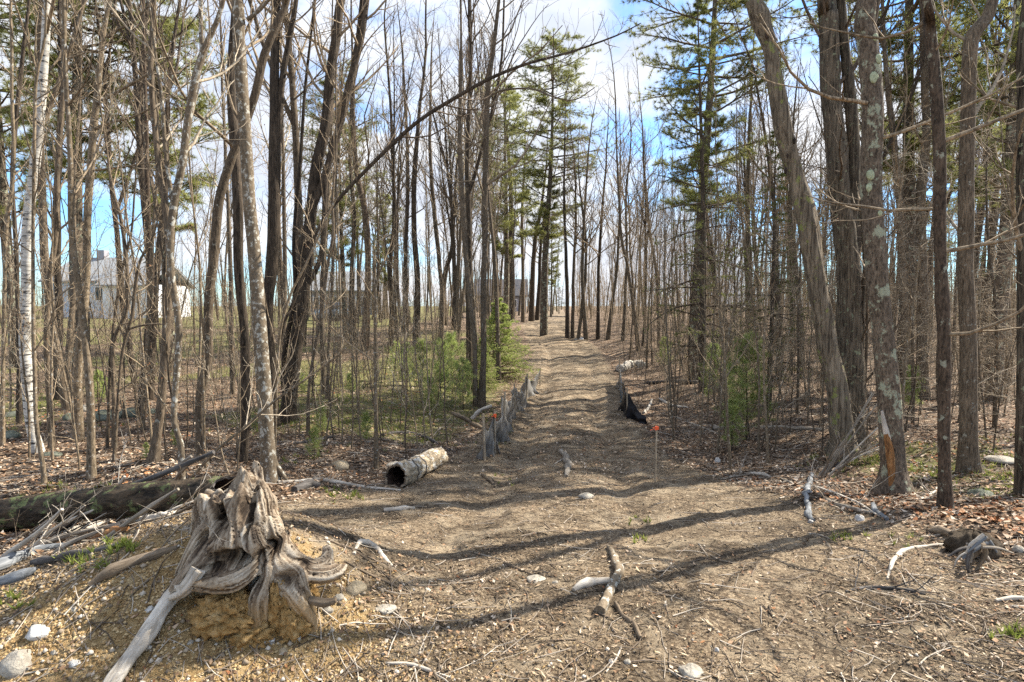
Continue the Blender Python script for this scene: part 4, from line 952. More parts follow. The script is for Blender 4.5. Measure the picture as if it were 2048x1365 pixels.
def put_sap(x, y, s=None, sc=None, label=None, grp=None):
    s = int(g.integers(0, 10)) if s is None else s; z = float(hgt(x, y)); px = 1024 + x / y * F
    o = link('sapling', SAP[s], None, (x, y, z)); dist = 'close by' if y < 8 else 'standing' if y < 14 else 'deeper in'
    tag(o, label or f"{sapw[s]} leafless sapling {dist} {zone(px)}", 'sapling', grp or f"{sapw[s]} saplings {dist} {zone(px)}")
    o.rotation_euler = (g.normal(0, .07), g.normal(0, .07), g.uniform(0, 6.28)); sc = sc or g.uniform(.7, 1.2); o.scale = (sc,) * 3; sp.append((x, y))
for (a, b, pa, pb, cnt) in [(5.4, 9, -60, 480, 26), (7.5, 12, 560, 930, 30), (9, 16, 0, 900, 52), (7.0, 10, 1440, 2100, 40), (9, 15, 1330, 2100, 70), (14, 26, 1180, 2100, 42), (16, 28, 200, 1030, 30)]:
    c = 0; tr_ = 0
    while c < cnt and tr_ < 3000:
        tr_ += 1; y = g.uniform(a, b); px = g.uniform(pa, pb); x = (px - 1024) / F * y
        if abs(x - path_x(y)) < 1.9 or too_close(x, y, .25): continue
        if any((x - u) ** 2 + (y - v) ** 2 < .06 for u, v in sp): continue
        put_sap(x, y); c += 1

# tangle of dead evergreen boughs at the sunny edge
DH = []
for s in range(3):
    g2 = np.random.default_rng(800 + s); P = grow(np.array([[0, 0, -.1]]), np.array([[.03, .02, 1]]), 5.5, 10, .03, .5, g2); Rd = .03 * np.linspace(1.1, .25, 10)[None]
    tr = MB(); tubes(P, Rd, 7, tr); p, d, r_, t = spawn(P, Rd, 46, .08, .97, 82, g2); L = 1.5 * (1.15 - .5 * t) * g2.uniform(.4, 1.1, len(p))
    A = grow(p, d, L, 7, .09, -.25, g2); RA = taper(np.full(len(p), .0055), 7, .35); br = MB(); tubes(A, RA, 4, br)
    p, d, r_, t = spawn(A, RA, 9, .2, .98, 50, g2, flat=.6); L2 = .34 * g2.uniform(.4, 1.3, len(p)); B_ = grow(p, d, L2, 4, .14, 0, g2); RB = taper(np.full(len(p), .0022), 4, .6); tubes(B_, RB, 3, br)
    p, d, r_, t = spawn(B_, RB, 2, .3, .9, 45, g2); C = grow(p, d, .12 * g2.uniform(.5, 1.3, len(p)), 3, .15, 0, g2); tubes(C, taper(np.full(len(p), .0015), 3, .7), 3, br)
    DH.append((tr.mesh('trunk', M['maple']), br.mesh('dead_branches', M[['twig_light', 'twig', 'twig_light'][s]])))
for i, (lab, px, Y, s, sc) in enumerate([
  ('dead twiggy hemlock spreading pale arcs in front of the elbow tree', 2085, 6.3, 0, .8), ('dead hemlock with drooping pale twigs between reddish pine and elbow tree', 2000, 9.0, 1, .95),
  ('dead hemlock whose twigs veil the wounded pine', 1835, 9.6, 2, .9), ('dead hemlock deeper in beside the pale crooked trunk', 1900, 11.5, 0, 1.1),
  ('dead hemlock with bare fans of twigs at the very edge of the view', 2130, 8.0, 1, 1.0), ('dead hemlock tangled around the furrowed tree', 1735, 8.2, 2, .8),
  ('grey dead hemlock behind the leaning snag', 1600, 11, 1, .9), ('dead hemlock behind the solitary young pine', 1540, 14, 0, .9), ('dead hemlock standing far behind the elbow tree', 1960, 15, 2, 1.1)]):
    x, y, z = at_px(px, Y); r_ = empty('dead_hemlock', (x, y, z), lab, 'dead tree'); link('trunk', DH[s][0], r_); link('dead_branches', DH[s][1], r_); r_.scale = (sc,) * 3; r_.rotation_euler = (0, 0, i * 1.7)

# ------------------------------------------------------------------ low growth
def scatter(n, rmin, rmax, seed, pxa=-260, pxb=2300):
    g = np.random.default_rng(seed); y = np.exp(g.uniform(math.log(rmin), math.log(rmax), n)); px = g.uniform(pxa, pxb, n); x = (px - 1024) / F * y; return x, y, g
x, y, g3 = scatter(60000, 5.5, 30, 5, -100, 2200); gm = green_mask(x, y); k = g3.random(len(x)) < gm * .8 * sst(.40, .62, fbm(x * 1.7, y * 1.7, 77)); x, y = x[k], y[k]
P = np.stack([x, y, hgt(x, y) - .01], -1); D = np.tile([0, 0, 1.], (len(x), 1))
gb = needles(P, D, 4, .09, .012, g3, .45); o = gb.build('grass', M['grass']); tag(o, 'yellow-green spring grass and moss in sunny patches', None, None, 'stuff')
# little sprouts on the mound and clearing
spt = []
for (cx, cy, nn, s) in [(70, 1000, 16, .05), (200, 985, 14, .05), (230, 1100, 10, .04), (150, 1120, 12, .04), (190, 1135, 6, .05), (260, 1095, 10, .04), (20, 1205, 10, .06), (1270, 1040, 6, .04), (1294, 1078, 5, .03), (1690, 1075, 8, .03), (2020, 1272, 10, .05), (700, 995, 14, .05), (665, 985, 12, .05),
                        (110, 980, 12, .05), (590, 925, 12, .05), (640, 910, 10, .06), (1000, 960, 6, .03), (1800, 1090, 6, .03), (1970, 990, 20, .05), (2010, 960, 20, .05)]:
    for _ in range(nn):
        spt.append(gnd(cx + g.normal(0, 18), cy + g.normal(0, 7)))
spt = np.array(spt); sb = needles(spt, np.tile([0, 0, 1.], (len(spt), 1)), 8, .055, .011, g, .55)
o = sb.build('sprouts', M['grass']); tag(o, 'small bright green sprouts pushing through the litter', None, None, 'stuff')
# ------------------------------------------------------------------ the weathered stump
def dg_mesh(ob):
    dg = bpy.context.evaluated_depsgraph_get(); me = bpy.data.meshes.new_from_object(ob.evaluated_get(dg)); return me
SY0 = 2.74; S0 = atY(520, 1185, SY0)
print('STUMP', S0, gnd(520, 1185), gnd(430, 1200))
def sp_(px, py, dy=0.0):   # photo pixel -> stump-local point at the stump's depth plus dy
    return atY(px, py, SY0 + dy) - S0
KS = 40
def rtube(mb, pts, rad, seed, amt=.16, k=KS, step=.02, end=True):
    C, rr = smooth_path(pts, rad, step); n = len(C); a = np.arange(k)[None] / k; z = np.arange(n)[:, None] * step
    rd = 1 + amt * 2 * (vn(a * 15, z * 1.5, seed) - .5) + amt * 1.4 * (vn(a * 5, z * 3, seed + 3) - .5)
    rd[:, -1] = rd[:, 0] * .5 + rd[:, -1] * .5
    tubes(C, rr, k, mb, ridge=rd[None], cap=end)
stump = empty('tree_stump', tuple(S0), 'weathered silver tree stump with sprawling roots on the sandy mound', 'stump')
mb = MB(); cls = []
# px, py, depth offset (m), width px
def st(*pts, seed=0, amt=.16):
    P = [sp_(a, b, d) for a, b, d, w in pts]; Rr = [W2R(w, SY0) for *_, w in pts]; rtube(mb, P, Rr, seed, amt)
    c_, r__ = smooth_path(P, Rr, .02); T_ = nrm(np.gradient(c_, axis=0)); s_ = np.arange(len(c_)) * .02
    cls.append(np.column_stack([c_, r__, T_, s_, np.full(len(c_), seed)]))
st((490, 1200, .02, 150), (478, 1120, .02, 140), (470, 1060, .03, 112), (468, 1010, .05, 84), seed=1, amt=.12)
st((500, 1130, .06, 90), (500, 1050, .09, 74), (498, 985, .10, 62), (500, 965, .10, 50), (503, 958, .10, 42), seed=2)      # tall spire
st((520, 1130, .02, 70), (528, 1050, .04, 50), (524, 990, .05, 48), (516, 972, .07, 36), seed=3)
st((460, 1120, .05, 90), (432, 1060, .08, 76), (420, 1015, .09, 58), (412, 995, .10, 40), seed=4)                            # far wall of the hollow
st((495, 1010, .10, 56), (455, 1015, .12, 60), (420, 1030, .12, 54), (398, 1060, .12, 36), seed=5, amt=.1)
st((470, 1130, -.10, 88), (470, 1070, -.10, 74), (475, 1025, -.08, 56), (482, 1000, -.07, 38), (487, 992, -.06, 26), seed=6, amt=.2)   # front knob
st((455, 1065, -.10, 50), (415, 1110, -.14, 46), (390, 1140, -.18, 44), (365, 1165, -.2, 30), (350, 1180, -.2, 18), seed=7, amt=.22)   # buttress to one side
st((440, 1040, -.02, 40), (405, 1085, -.04, 40), (378, 1120, -.06, 32), (360, 1150, -.06, 22), seed=8, amt=.2)
st((505, 1070, -.16, 34), (512, 1105, -.19, 36), (500, 1140, -.23, 36), (470, 1162, -.26, 34), (430, 1170, -.26, 30), (395, 1168, -.24, 22), (375, 1180, -.22, 14), seed=9, amt=.2)
st((505, 1075, -.13, 22), (518, 1030, -.08, 20), (515, 1000, -.04, 16), seed=10)
st((520, 1060, -.12, 20), (522, 1110, -.17, 20), (530, 1150, -.2, 24), (520, 1195, -.23, 34), (518, 1240, -.24, 30), (514, 1275, -.22, 18), seed=11, amt=.22)
st((540, 1060, -.04, 40), (552, 1120, -.10, 38), (585, 1165, -.16, 48), (605, 1200, -.17, 40), (618, 1240, -.16, 30), (620, 1275, -.14, 18), seed=12, amt=.2)
st((530, 1090, -.10, 16), (548, 1140, -.15, 14), (556, 1180, -.19, 13), (562, 1225, -.2, 10), seed=13)
st((535, 1050, 0, 36), (560, 1085, -.01, 34), (580, 1115, -.03, 30), (605, 1140, -.05, 22), seed=14, amt=.2)
st((545, 1070, .02, 34), (575, 1100, 0, 32), (610, 1128, -.02, 34), (640, 1130, -.01, 34), (655, 1115, .02, 26), (652, 1098, .05, 14), seed=15, amt=.22)
st((580, 1135, -.04, 30), (620, 1150, -.06, 34), (655, 1150, -.04, 34), (680, 1138, 0, 22), (690, 1130, .02, 10), seed=16, amt=.22)
st((500, 1120, .2, 60), (520, 1160, .4, 36), (540, 1190, .6, 18), seed=17)
st((440, 1110, .15, 50), (410, 1150, .3, 30), (380, 1160, .5, 14), seed=18)
mball = bpy.data.metaballs.new('tmp_ball'); mball.resolution = .014; mball.render_resolution = .014; mball.threshold = .6
for c in cls:
    acc = 1e9
    for k_ in range(len(c)):
        if acc >= .6 * c[k_, 3] or k_ == len(c) - 1:
            e = mball.elements.new(); e.co = c[k_, :3]; e.radius = c[k_, 3] * 1.68; e.stiffness = 2; acc = 0
        acc += .02
tmpb = bpy.data.objects.new('tmp_ball', mball); COL.objects.link(tmpb); me0 = dg_mesh(tmpb); bpy.data.objects.remove(tmpb)
tmp = link('tmp', me0)
rm = tmp.modifiers.new('r', 'REMESH'); rm.mode = 'VOXEL'; rm.voxel_size = .0074; rm.use_smooth_shade = True
sm_ = tmp.modifiers.new('s', 'SMOOTH'); sm_.factor = .5; sm_.iterations = 4
me = dg_mesh(tmp); bpy.data.objects.remove(tmp)
nv = len(me.vertices); co = np.empty(nv * 3, np.float32); me.vertices.foreach_get('co', co); co = co.reshape(-1, 3).astype(float)
no = np.empty(nv * 3, np.float32); me.vertices.foreach_get('normal', no); no = no.reshape(-1, 3)
CL = np.concatenate(cls); idx = np.empty(nv, int)
for a_ in range(0, nv, 20000):
    dd = np.linalg.norm(co[a_:a_ + 20000, None] - CL[None, :, :3], axis=-1) - CL[None, :, 3]; idx[a_:a_ + 20000] = dd.argmin(1)
c_ = CL[idx]; T_ = c_[:, 4:7]; v_ = co - c_[:, :3]; v_ = v_ - (v_ * T_).sum(1, keepdims=True) * T_
ref = np.where(np.abs(T_[:, 2:3]) > .75, np.array([[0., -1, 0]]), np.array([[0., 0, 1]])); U_ = nrm(np.cross(T_, ref)); W_ = np.cross(T_, U_)
ang = np.arctan2((v_ * W_).sum(1), (v_ * U_).sum(1)); arc = ang * np.maximum(c_[:, 3], .02); sl = c_[:, 7] + (v_ * 0).sum(1)
def fib_(fr, lf, s): return vn(arc * fr + c_[:, 8] * 13.7 + 1.2 * vn(sl * 6, arc * 8 + c_[:, 8], s + 1), sl * lf, s)
fa, fb, fc = fib_(38, 2.2, 61), fib_(95, 5, 62), fib_(210, 9, 63)
lump = vn(co[:, 0] * 11, co[:, 2] * 11 + co[:, 1] * 7, 64) - .5
topj = sst(.34, .56, co[:, 2]) * (vn(co[:, 0] * 26, co[:, 1] * 26, 65) - .55) * .13
crk = np.exp(-((fa - .46) / .03) ** 2) * sst(.35, .6, vn(arc * 9 + 3, sl * 7, 69)); crk2 = np.exp(-((fb - .44) / .04) ** 2) * sst(.3, .6, vn(arc * 19 + 8, sl * 9, 70))
cav_shade = np.zeros(nv)
for (a_, b_, d_, rx, rz, dep) in [(446, 1040, -.10, .045, .055, .11), (472, 1112, -.16, .10, .035, .12), (539, 1112, -.10, .018, .085, .09), (592, 1140, -.10, .045, .03, .06), (412, 1085, -.10, .035, .05, .06), (505, 1012, -.05, .02, .045, .07), (560, 1085, -.05, .02, .04, .05), (486, 1060, -.2, .012, .06, .05), (430, 1140, -.2, .05, .02, .05)]:
    cc = sp_(a_, b_, d_); w_ = np.exp(-(((co[:, 0] - cc[0]) / rx) ** 2 + ((co[:, 2] - cc[2]) / rz) ** 2) ** 1.5) * (no[:, 1] < .3) * sst(.16, .02, co[:, 1]); w_ = w_ * (.7 + .6 * vn(co[:, 0] * 30, co[:, 2] * 22, 71)); co[:, 1] += w_ * dep; cav_shade = np.maximum(cav_shade, w_)
co = co + no * ((fa - .5) * .014 + (fb - .5) * .008 + lump * .022 - crk * .014 - crk2 * .005)[:, None]; co[:, 2] += topj
wood = np.clip(.22 * fa + .33 * fb + .45 * fc + .04 - .5 * crk - .3 * crk2 - .28 * cav_shade, 0, 1); gz_s = co[:, 2]; so = np.clip(1 - (gz_s + .02) / .22, 0, 1)  # fibre tone, with shade painted darker into the cracks and carved hollows
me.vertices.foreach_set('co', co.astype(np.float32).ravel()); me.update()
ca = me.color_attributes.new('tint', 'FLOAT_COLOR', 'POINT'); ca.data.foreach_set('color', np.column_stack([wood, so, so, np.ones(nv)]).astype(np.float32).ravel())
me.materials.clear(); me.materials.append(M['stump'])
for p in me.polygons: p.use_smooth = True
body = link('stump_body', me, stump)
def part_tube(parent, name, pts, rad, seed, amt, k, mat, step=.02):
    m = MB(); pts = np.array(pts, float); qr = Vector(pts[-1] - pts[0]).to_track_quat('Z', 'Y'); Rm = np.array(qr.to_matrix()); rtube(m, (pts - pts[0]) @ Rm, rad, seed, amt, k, step)
    o = m.build(name, M[mat], parent, tuple(pts[0])); o.rotation_euler = qr.to_euler(); return o
# long pale surface root running down the bank
rp = [sp_(398, 1140, -.24), sp_(372, 1178, -.26)] + [gnd(a, b) - S0 + np.array([0, 0, c]) for a, b, c in [(350, 1212, .05), (322, 1250, .045), (296, 1290, .04), (262, 1330, .03), (230, 1368, .01), (205, 1395, -.02)]]
part_tube(stump, 'root', rp, [.03, .028, .036, .030, .036, .027, .03, .02], 21, .6, 28, 'pale_wood')
part_tube(stump, 'root', [sp_(620, 1200, -.18), sp_(650, 1206, -.2), sp_(672, 1200, -.2)], [.018, .02, .012], 22, .3, 16, 'brown_wood')
# crumbly orange soil packed under the roots
m = MB()
def lump_soil(px, py, dy, sx, sz, seed):
    c = sp_(px, py, dy); a = np.linspace(0, 2 * math.pi, 73)[:-1]; b = np.linspace(-math.pi/2, math.pi/2, 40); A, B_ = np.meshgrid(a, b)
    r = 1 + .5 * (fbm(A * 3, B_ * 4, seed, 5) - .5) + .35 * (vn(A * 9, B_ * 9, seed + 2) - .5) + .2 * (vn(A * 22, B_ * 22, seed + 4) - .5)
    V = np.stack([np.cos(B_) * np.cos(A) * sx * r, np.cos(B_) * np.sin(A) * sx * .8 * r, np.sin(B_) * sz * r], -1).reshape(-1, 3) + c
    i, j = np.meshgrid(np.arange(39), np.arange(72), indexing='ij'); m.add(V, np.stack([i * 72 + j, i * 72 + (j + 1) % 72, (i + 1) * 72 + (j + 1) % 72, (i + 1) * 72 + j], -1).reshape(-1, 4))
for q in [(550, 1225, -.18, .07, .15, 1), (588, 1245, -.18, .08, .09, 2), (455, 1225, -.22, .15, .10, 3), (500, 1262, -.22, .12, .08, 4), (570, 1190, -.02, .14, .12, 5), (395, 1200, -.10, .12, .05, 6), (545, 1268, -.16, .12, .05, 7)]: lump_soil(*q)
n = NT('orange_subsoil'); f = n.noise(n.coord(), 26, 8, .75); M['subsoil'] = n.done(n.ramp(f, [(.3, (.26, .13, .04)), (.5, (.50, .30, .11)), (.7, (.60, .43, .22))]), .95, n.bump(f, .03))
m.build('packed_soil', M['subsoil'], stump)

# ------------------------------------------------------------------ logs, branches and sticks lying about
def ground_path(pts, lift=.5):
    out, rad = [], []
    for q in pts:
        p = gnd(q[0], q[1]); r = W2R(q[2], p[1]); p = p + np.array([0, 0, r * lift + (q[3] if len(q) > 3 else 0)]); out.append(p); rad.append(r)
    return np.array(out), np.array(rad)
def log(name, label, cat, pts, mat, k=12, amt=.12, step=.04, Y=None, twigs=0, knots=0, group=None, side=(), seed=None):
    if Y is None: P, rad = ground_path(pts)
    else: P, rad = px_path(pts, Y)
    base = P[0].copy(); sd = seed or int(pts[0][0] * 3 + pts[0][1]); C, rr = smooth_path(P, rad, step); nn = len(C)
    C = C + (np.stack([vn(np.arange(nn) * .35, 1, sd), vn(np.arange(nn) * .35, 5, sd), vn(np.arange(nn) * .35, 9, sd)], -1) - .5) * min(.03, rr.mean() * 1.2) * [1, 1, .5]
    rr = rr * (1 + .45 * (vn(np.arange(nn) * .5, 3, sd) - .5)) * (1 + .25 * (vn(np.arange(nn) * 1.7, 8, sd) > .78))
    qr = Vector(C[-1] - C[0]).to_track_quat('Z', 'Y'); Rm = np.array(qr.to_matrix())
    root = empty(name, tuple(base), label, cat, group) if (twigs or side) else None
    if root: root.rotation_euler = qr.to_euler()
    m = MB(); tubes((C - base) @ Rm, rr, k, m, ridge=ridges(nn, k, sd, amt)[None], cap=True)
    if root is None: o = m.build(name, M[mat], None, tuple(base)); o.rotation_euler = qr.to_euler(); tag(o, label, cat, group); return o
    m.build('stem', M[mat], root)
    if twigs:
        g4 = np.random.default_rng(sd); p, d, r, t = spawn(((C - base) @ Rm)[None], rr[None], twigs, .15, .98, 40, g4); L = g4.uniform(.12, .5, len(p)); A = grow(p, d, L, 5, .12, -.1, g4)
        RA = taper(np.clip(r * .5, .0025, .008), 5, .4); tm = MB(); tubes(A, RA, 4, tm); p, d, r, t = spawn(A, RA, 3, .3, .95, 38, g4); B_ = grow(p, d, g4.uniform(.08, .2, len(p)), 4, .12, 0, g4); tubes(B_, taper(np.full(len(p), .0022), 4, .5), 3, tm)
        tm.build('twigs', M[mat], root)
    for sdp in side:
        P2, r2 = ground_path(sdp) if Y is None else px_path(sdp, Y); c2, q2 = smooth_path(P2, r2, step); m = MB(); tubes((c2 - base) @ Rm, q2, 8, m, cap=True); m.build('side_branch', M[mat], root)
    return root
L_ = log
# hollow log
def hollow_log(name, label, cat, p0, p1, r0, r1, outer, inner, bands=(), seed=1, depth=.5, k=40, solid_far=False):
    p0 = np.array(p0, float); p1 = np.array(p1, float); root = empty(name, tuple(p0), label, cat); L = np.linalg.norm(p1 - p0); root.rotation_euler = Vector(p1 - p0).to_track_quat('Z', 'Y').to_euler(); ns = max(12, int(L / .03)); t = np.linspace(0, 1, ns)[:, None]
    C = np.array([[0, 0, L]]) * t; C[:, 0] += .02 * np.sin(t[:, 0] * 5 + seed); rr = (r0 + (r1 - r0) * t[:, 0]) * (1 + .10 * (vn(t[:, 0] * 7, 1, seed) - .5))
    rd = ridges(ns, k, seed, .12) * (1 + .05 * (vn(np.arange(k)[None] * .7, np.arange(ns)[:, None] * .8, seed + 8) - .5)); jag = .05 * (vn(np.arange(k) * .9, 3, seed) - .5) + .02 * (vn(np.arange(k) * 2.9, 3, seed) - .5)
    m = MB(); tubes(C, rr, k, m, ridge=rd[None]); m.add(np.vstack([m.v[0][-k:], C[-1:]]), np.stack([np.arange(k), (np.arange(k) + 1) % k, np.full(k, k)], -1)); m.v[0][:k, 2] += jag; m.build('bark_shell', M[outer], root)
    # inner wall and lip
    ni = int(ns * depth); m = MB(); Ci = C[:ni]; ri = rr[:ni] * np.linspace(.84, .45, ni); rdi = rd[:ni] * (1 + .08 * (vn(np.arange(k)[None] * .8, np.arange(ni)[:, None] * .5, seed + 5) - .5)); tubes(Ci, ri, k, m, ridge=rdi[None])
    m.add(np.vstack([m.v[0][-k:], Ci[-1:]]), np.stack([np.arange(k), (np.arange(k) + 1) % k, np.full(k, k)], -1))
    m.v[0][:k, 2] += jag * .6 + .01; m.build('hollow_core', M[inner], root)
    mo = MB(); tubes(C[:1].repeat(2, 0) + np.array([[0, 0, 0], [1e-4, 0, 0]]), np.array([rr[0], rr[0]]), k, mo)
    V = None; tmp = MB(); tubes(C[:2], rr[:2], k, tmp, ridge=rd[:2][None]); Vo = tmp.v[0][:k]; tmp = MB(); tubes(Ci[:2], ri[:2], k, tmp, ridge=rdi[:2][None]); Vi = tmp.v[0][:k]; Vo[:, 2] += jag; Vi[:, 2] += jag * .6 + .01
    lip = MB(); a = np.arange(k); lip.add(np.vstack([Vo, Vi]), np.stack([a, (a + 1) % k, k + (a + 1) % k, k + a], -1)); lip.build('broken_rim', M['dark_wood' if outer == 'rotlog' else 'brown_wood'], root)
    for (u, w) in bands:
        iu = int(u * ns); m = MB(); ww = max(2, int(w / .03) + 1); tubes(C[iu:iu + ww], rr[iu:iu + ww] * 1.02, k, m, ridge=rd[iu:iu + ww][None]); m.build('dark_band', M['dark_wood'], root)
    return root
a0 = gnd(788, 972); a1 = gnd(872, 940); r_ = W2R(47, a0[1])
hollow_log('hollow_log', 'short pale hollow birch log with dark bands lying beside the trail', 'log', a0 + [0, 0, r_ * .75], a1 + [.02, .25, r_ * .8], r_, r_ * 1.0, 'cutlog', 'rot', [(.22, .05), (.42, .04)], 4, .5)
b0 = gnd(384, 1030); b1 = gnd(0, 1070); rb = .10
hollow_log('rotten_log', 'long rotten mossy log with a hollow end lying behind the stump', 'log', b0 + [.03, .35, rb * .2], b1 + np.array([-.5, .30, rb * .2]), rb, rb * 1.25, 'rotlog', 'rot', (), 9, .25, 30)

L_('fallen_branch', 'dark leaning branch with a cut tip propped over the rotten log', 'branch', [(95, 1070, 12), (103, 1063, 15), (176, 1026, 16), (215, 1000, 16), (254, 977, 14), (312, 954, 12), (352, 938, 10), (428, 904, 9)], 'dark_wood', Y=gnd(100, 1075)[1] + .1)
L_('fallen_log', 'blue-grey curved log end resting on the brush heap at the picture edge', 'log', [(-30, 1150, 26), (0, 1137, 26), (49, 1118, 23), (82, 1106, 18), (137, 1096, 12)], 'blue_wood')
L_('fallen_branch', 'long damp black branch lying just below the blue-grey log', 'branch', [(64, 1130, 15), (137, 1118, 15), (215, 1102, 12), (289, 1083, 5)], 'dark_wood')
L_('fallen_log', 'half buried flat pale-brown log slanting down the mound toward the stump', 'log', [(180, 1180, 14), (215, 1156, 20), (254, 1137, 24), (300, 1120, 22), (352, 1104, 14)], 'brown_wood')
L_('fallen_log', 'thick grey log stub at the bottom edge of the brush heap', 'log', [(-20, 1180, 26), (0, 1172, 26), (49, 1160, 24), (70, 1147, 14)], 'blue_wood')
L_('fallen_log', 'long barkless tan log running along the brush heap to the stump', 'log', [(88, 1079, 12), (176, 1059, 16), (254, 1047, 15), (332, 1036, 12), (392, 1018, 9)], 'pale_wood', twigs=6)
L_('fallen_log', 'reddish split log in the middle of the brush heap', 'log', [(180, 1085, 10), (230, 1068, 16), (262, 1062, 14)], 'orange_wood')
L_('fallen_branch', 'thin pale pole slanting across the brush heap over the rotten log', 'branch', [(39, 1114, 5), (98, 1065, 5), (135, 1040, 4), (170, 1012, 3)], 'pale_wood', Y=gnd(39, 1114)[1], twigs=4)
L_('fallen_branch', 'short sawn blue-grey stub sticking out of the brush heap', 'branch', [(45, 1032, 8), (62, 1048, 8), (84, 1068, 8)], 'blue_wood', Y=gnd(82, 1070)[1])
L_('fallen_branch', 'pale stick poking in at the edge beneath the blue-grey stub', 'branch', [(-10, 1080, 6), (25, 1083, 6), (49, 1089, 4)], 'pale_wood')
g = np.random.default_rng(33)
hs = ['straight', 'crooked', 'bent', 'thin', 'split', 'silvery', 'brown']
for i in range(80):
    x0 = g.uniform(-20, 360); y0 = 1082 - (x0 - 60) * .16 + g.normal(0, 20); a = g.normal(-28, 14); big = i % 5 == 0; Ln = g.uniform(110, 210) if big else g.uniform(50, 130); bw = g.uniform(2.0, 3.6) if big else 1; x1 = x0 + Ln * math.cos(R(a)); y1 = y0 + Ln * math.sin(R(a))
    Y0 = gnd(x0, y0)[1]; mm = ['grey_wood', 'pale_wood', 'brown_wood'][i % 3]
    L_('brush_stick', f"{hs[i % 7]} {['grey', 'pale', 'brown'][i % 3]} stick in the brush heap behind the stump", 'stick', [(x0, y0, 3.2 * bw), ((x0 + x1) / 2 + g.normal(0, 6), (y0 + y1) / 2 - 5, 2.8 * bw), (x1, y1, 1.8 * bw)], mm, k=8, Y=Y0 + g.uniform(0, .25), twigs=3 if i % 4 == 1 else 0, group=f"{hs[i % 7]} {['grey', 'pale', 'brown'][i % 3]} sticks in the brush heap", step=.08)
# clearing
L_('fallen_branch', 'white peeling stick lying lengthwise in the middle of the clearing', 'branch', [(1220, 1095, 9), (1226, 1118, 15), (1236, 1145, 19), (1226, 1175, 18), (1217, 1202, 17), (1204, 1230, 19)], 'beech', k=14, amt=.14)
L_('fallen_branch', 'brown bent stick just below the white peeling stick', 'branch', [(1228, 1212, 7), (1246, 1236, 9), (1268, 1252, 10), (1282, 1278, 9)], 'brown_wood', side=[[(1270, 1256, 5), (1252, 1268, 4), (1242, 1285, 3)]])
L_('fallen_branch', 'smooth pale wedge of wood touching the white peeling stick', 'wood piece', [(1148, 1186, 12), (1162, 1176, 22), (1188, 1170, 18), (1216, 1170, 12)], 'pale_wood')
L_('fallen_branch', 'short dark reddish stick above the long tree shadow', 'stick', [(1008, 1130, 6), (1040, 1142, 7), (1074, 1155, 5)], 'brown_wood', k=8)
L_('fallen_branch', 'thin grey stick running toward the dark reddish stick', 'stick', [(905, 1098, 3), (950, 1108, 3.5), (1002, 1122, 3)], 'grey_wood', k=8)
L_('fallen_branch', 'long thin tan rod running away from the stump', 'stick', [(688, 1128, 4), (722, 1146, 6), (775, 1168, 5), (828, 1192, 4)], 'brown_wood', k=8)
L_('fallen_branch', 'thinner curved rod parallel to the tan rod', 'stick', [(648, 1082, 2.5), (700, 1100, 3), (740, 1128, 3), (772, 1158, 2.5)], 'brown_wood', k=6)
L_('fallen_branch', 'chalky crescent of exposed root beyond the stump', 'wood piece', [(708, 1112, 6), (722, 1088, 10), (750, 1098, 12), (770, 1118, 9), (786, 1136, 6)], 'pale_wood')
L_('fallen_branch', 'gnarled grey branch lying in the trail between the fences', 'branch', [(1120, 905, 8), (1132, 918, 12), (1136, 935, 12), (1133, 955, 8)], 'grey_wood', side=[[(1130, 918, 5), (1118, 925, 4), (1108, 930, 3)]])
L_('fallen_branch', 'short split stick on the dark slope before the fence', 'stick', [(1004, 1092, 5), (1035, 1094, 5), (1070, 1097, 3)], 'brown_wood', k=8)
L_('fallen_branch', 'flat brown chip lying at the trail corner below the silt fence', 'stick', [(958, 946, 4), (972, 957, 6), (986, 970, 5)], 'brown_wood', k=8)
L_('fallen_branch', 'pale shredded root at the bottom of the clearing', 'stick', [(770, 1330, 5), (810, 1334, 8), (860, 1342, 7), (905, 1360, 4)], 'pale_wood', twigs=4)
L_('fallen_branch', 'dark peg leaning on the pale shredded root', 'stick', [(848, 1328, 7), (862, 1345, 8), (876, 1362, 6)], 'brown_wood', k=8)
L_('fallen_branch', 'thin pale stick near the bottom edge below the brown bent stick', 'stick', [(1242, 1296, 4), (1232, 1325, 4), (1212, 1350, 4)], 'pale_wood', k=8)
L_('fallen_branch', 'light stick curving through the leaves by the long tree shadow', 'stick', [(820, 1176, 2.5), (880, 1172, 3), (940, 1165, 3), (985, 1155, 2)], 'grey_wood', k=6)
# by the trail on the house side
L_('fallen_branch', 'thin bleached pole lying from the beech foot to the hollow log', 'branch', [(556, 968, 6), (600, 966, 8), (640, 962, 8), (690, 970, 7), (730, 976, 6), (800, 982, 3)], 'pale_wood', twigs=5)
L_('fallen_log', 'short dark chunk of log behind the bleached pole', 'log', [(590, 985, 14), (618, 976, 20), (642, 974, 14)], 'dark_wood')
L_('fallen_branch', 'peeled stick end lying below the hollow log', 'stick', [(770, 1025, 8), (800, 1020, 9), (830, 1019, 6)], 'pale_wood')
L_('fallen_branch', 'bleached branch leaning on the first fence stakes', 'branch', [(944, 838, 7), (958, 822, 8), (985, 812, 8)], 'pale_wood', Y=gnd(960, 870)[1] + .3)
L_('fallen_branch', 'dark branch slanting down into the silt fence', 'branch', [(902, 826, 7), (930, 838, 8), (962, 856, 7)], 'brown_wood', Y=gnd(940, 860)[1])
L_('fallen_branch', 'thin crooked branch among the shaded twigs by the trail', 'branch', [(765, 872, 5), (800, 868, 6), (845, 875, 6), (900, 905, 4)], 'dark_wood', twigs=8)
L_('fallen_branch', 'upturned grey branch in the shaded twigs behind the hollow log', 'branch', [(840, 905, 4), (862, 880, 5), (880, 858, 4)], 'grey_wood', twigs=6)
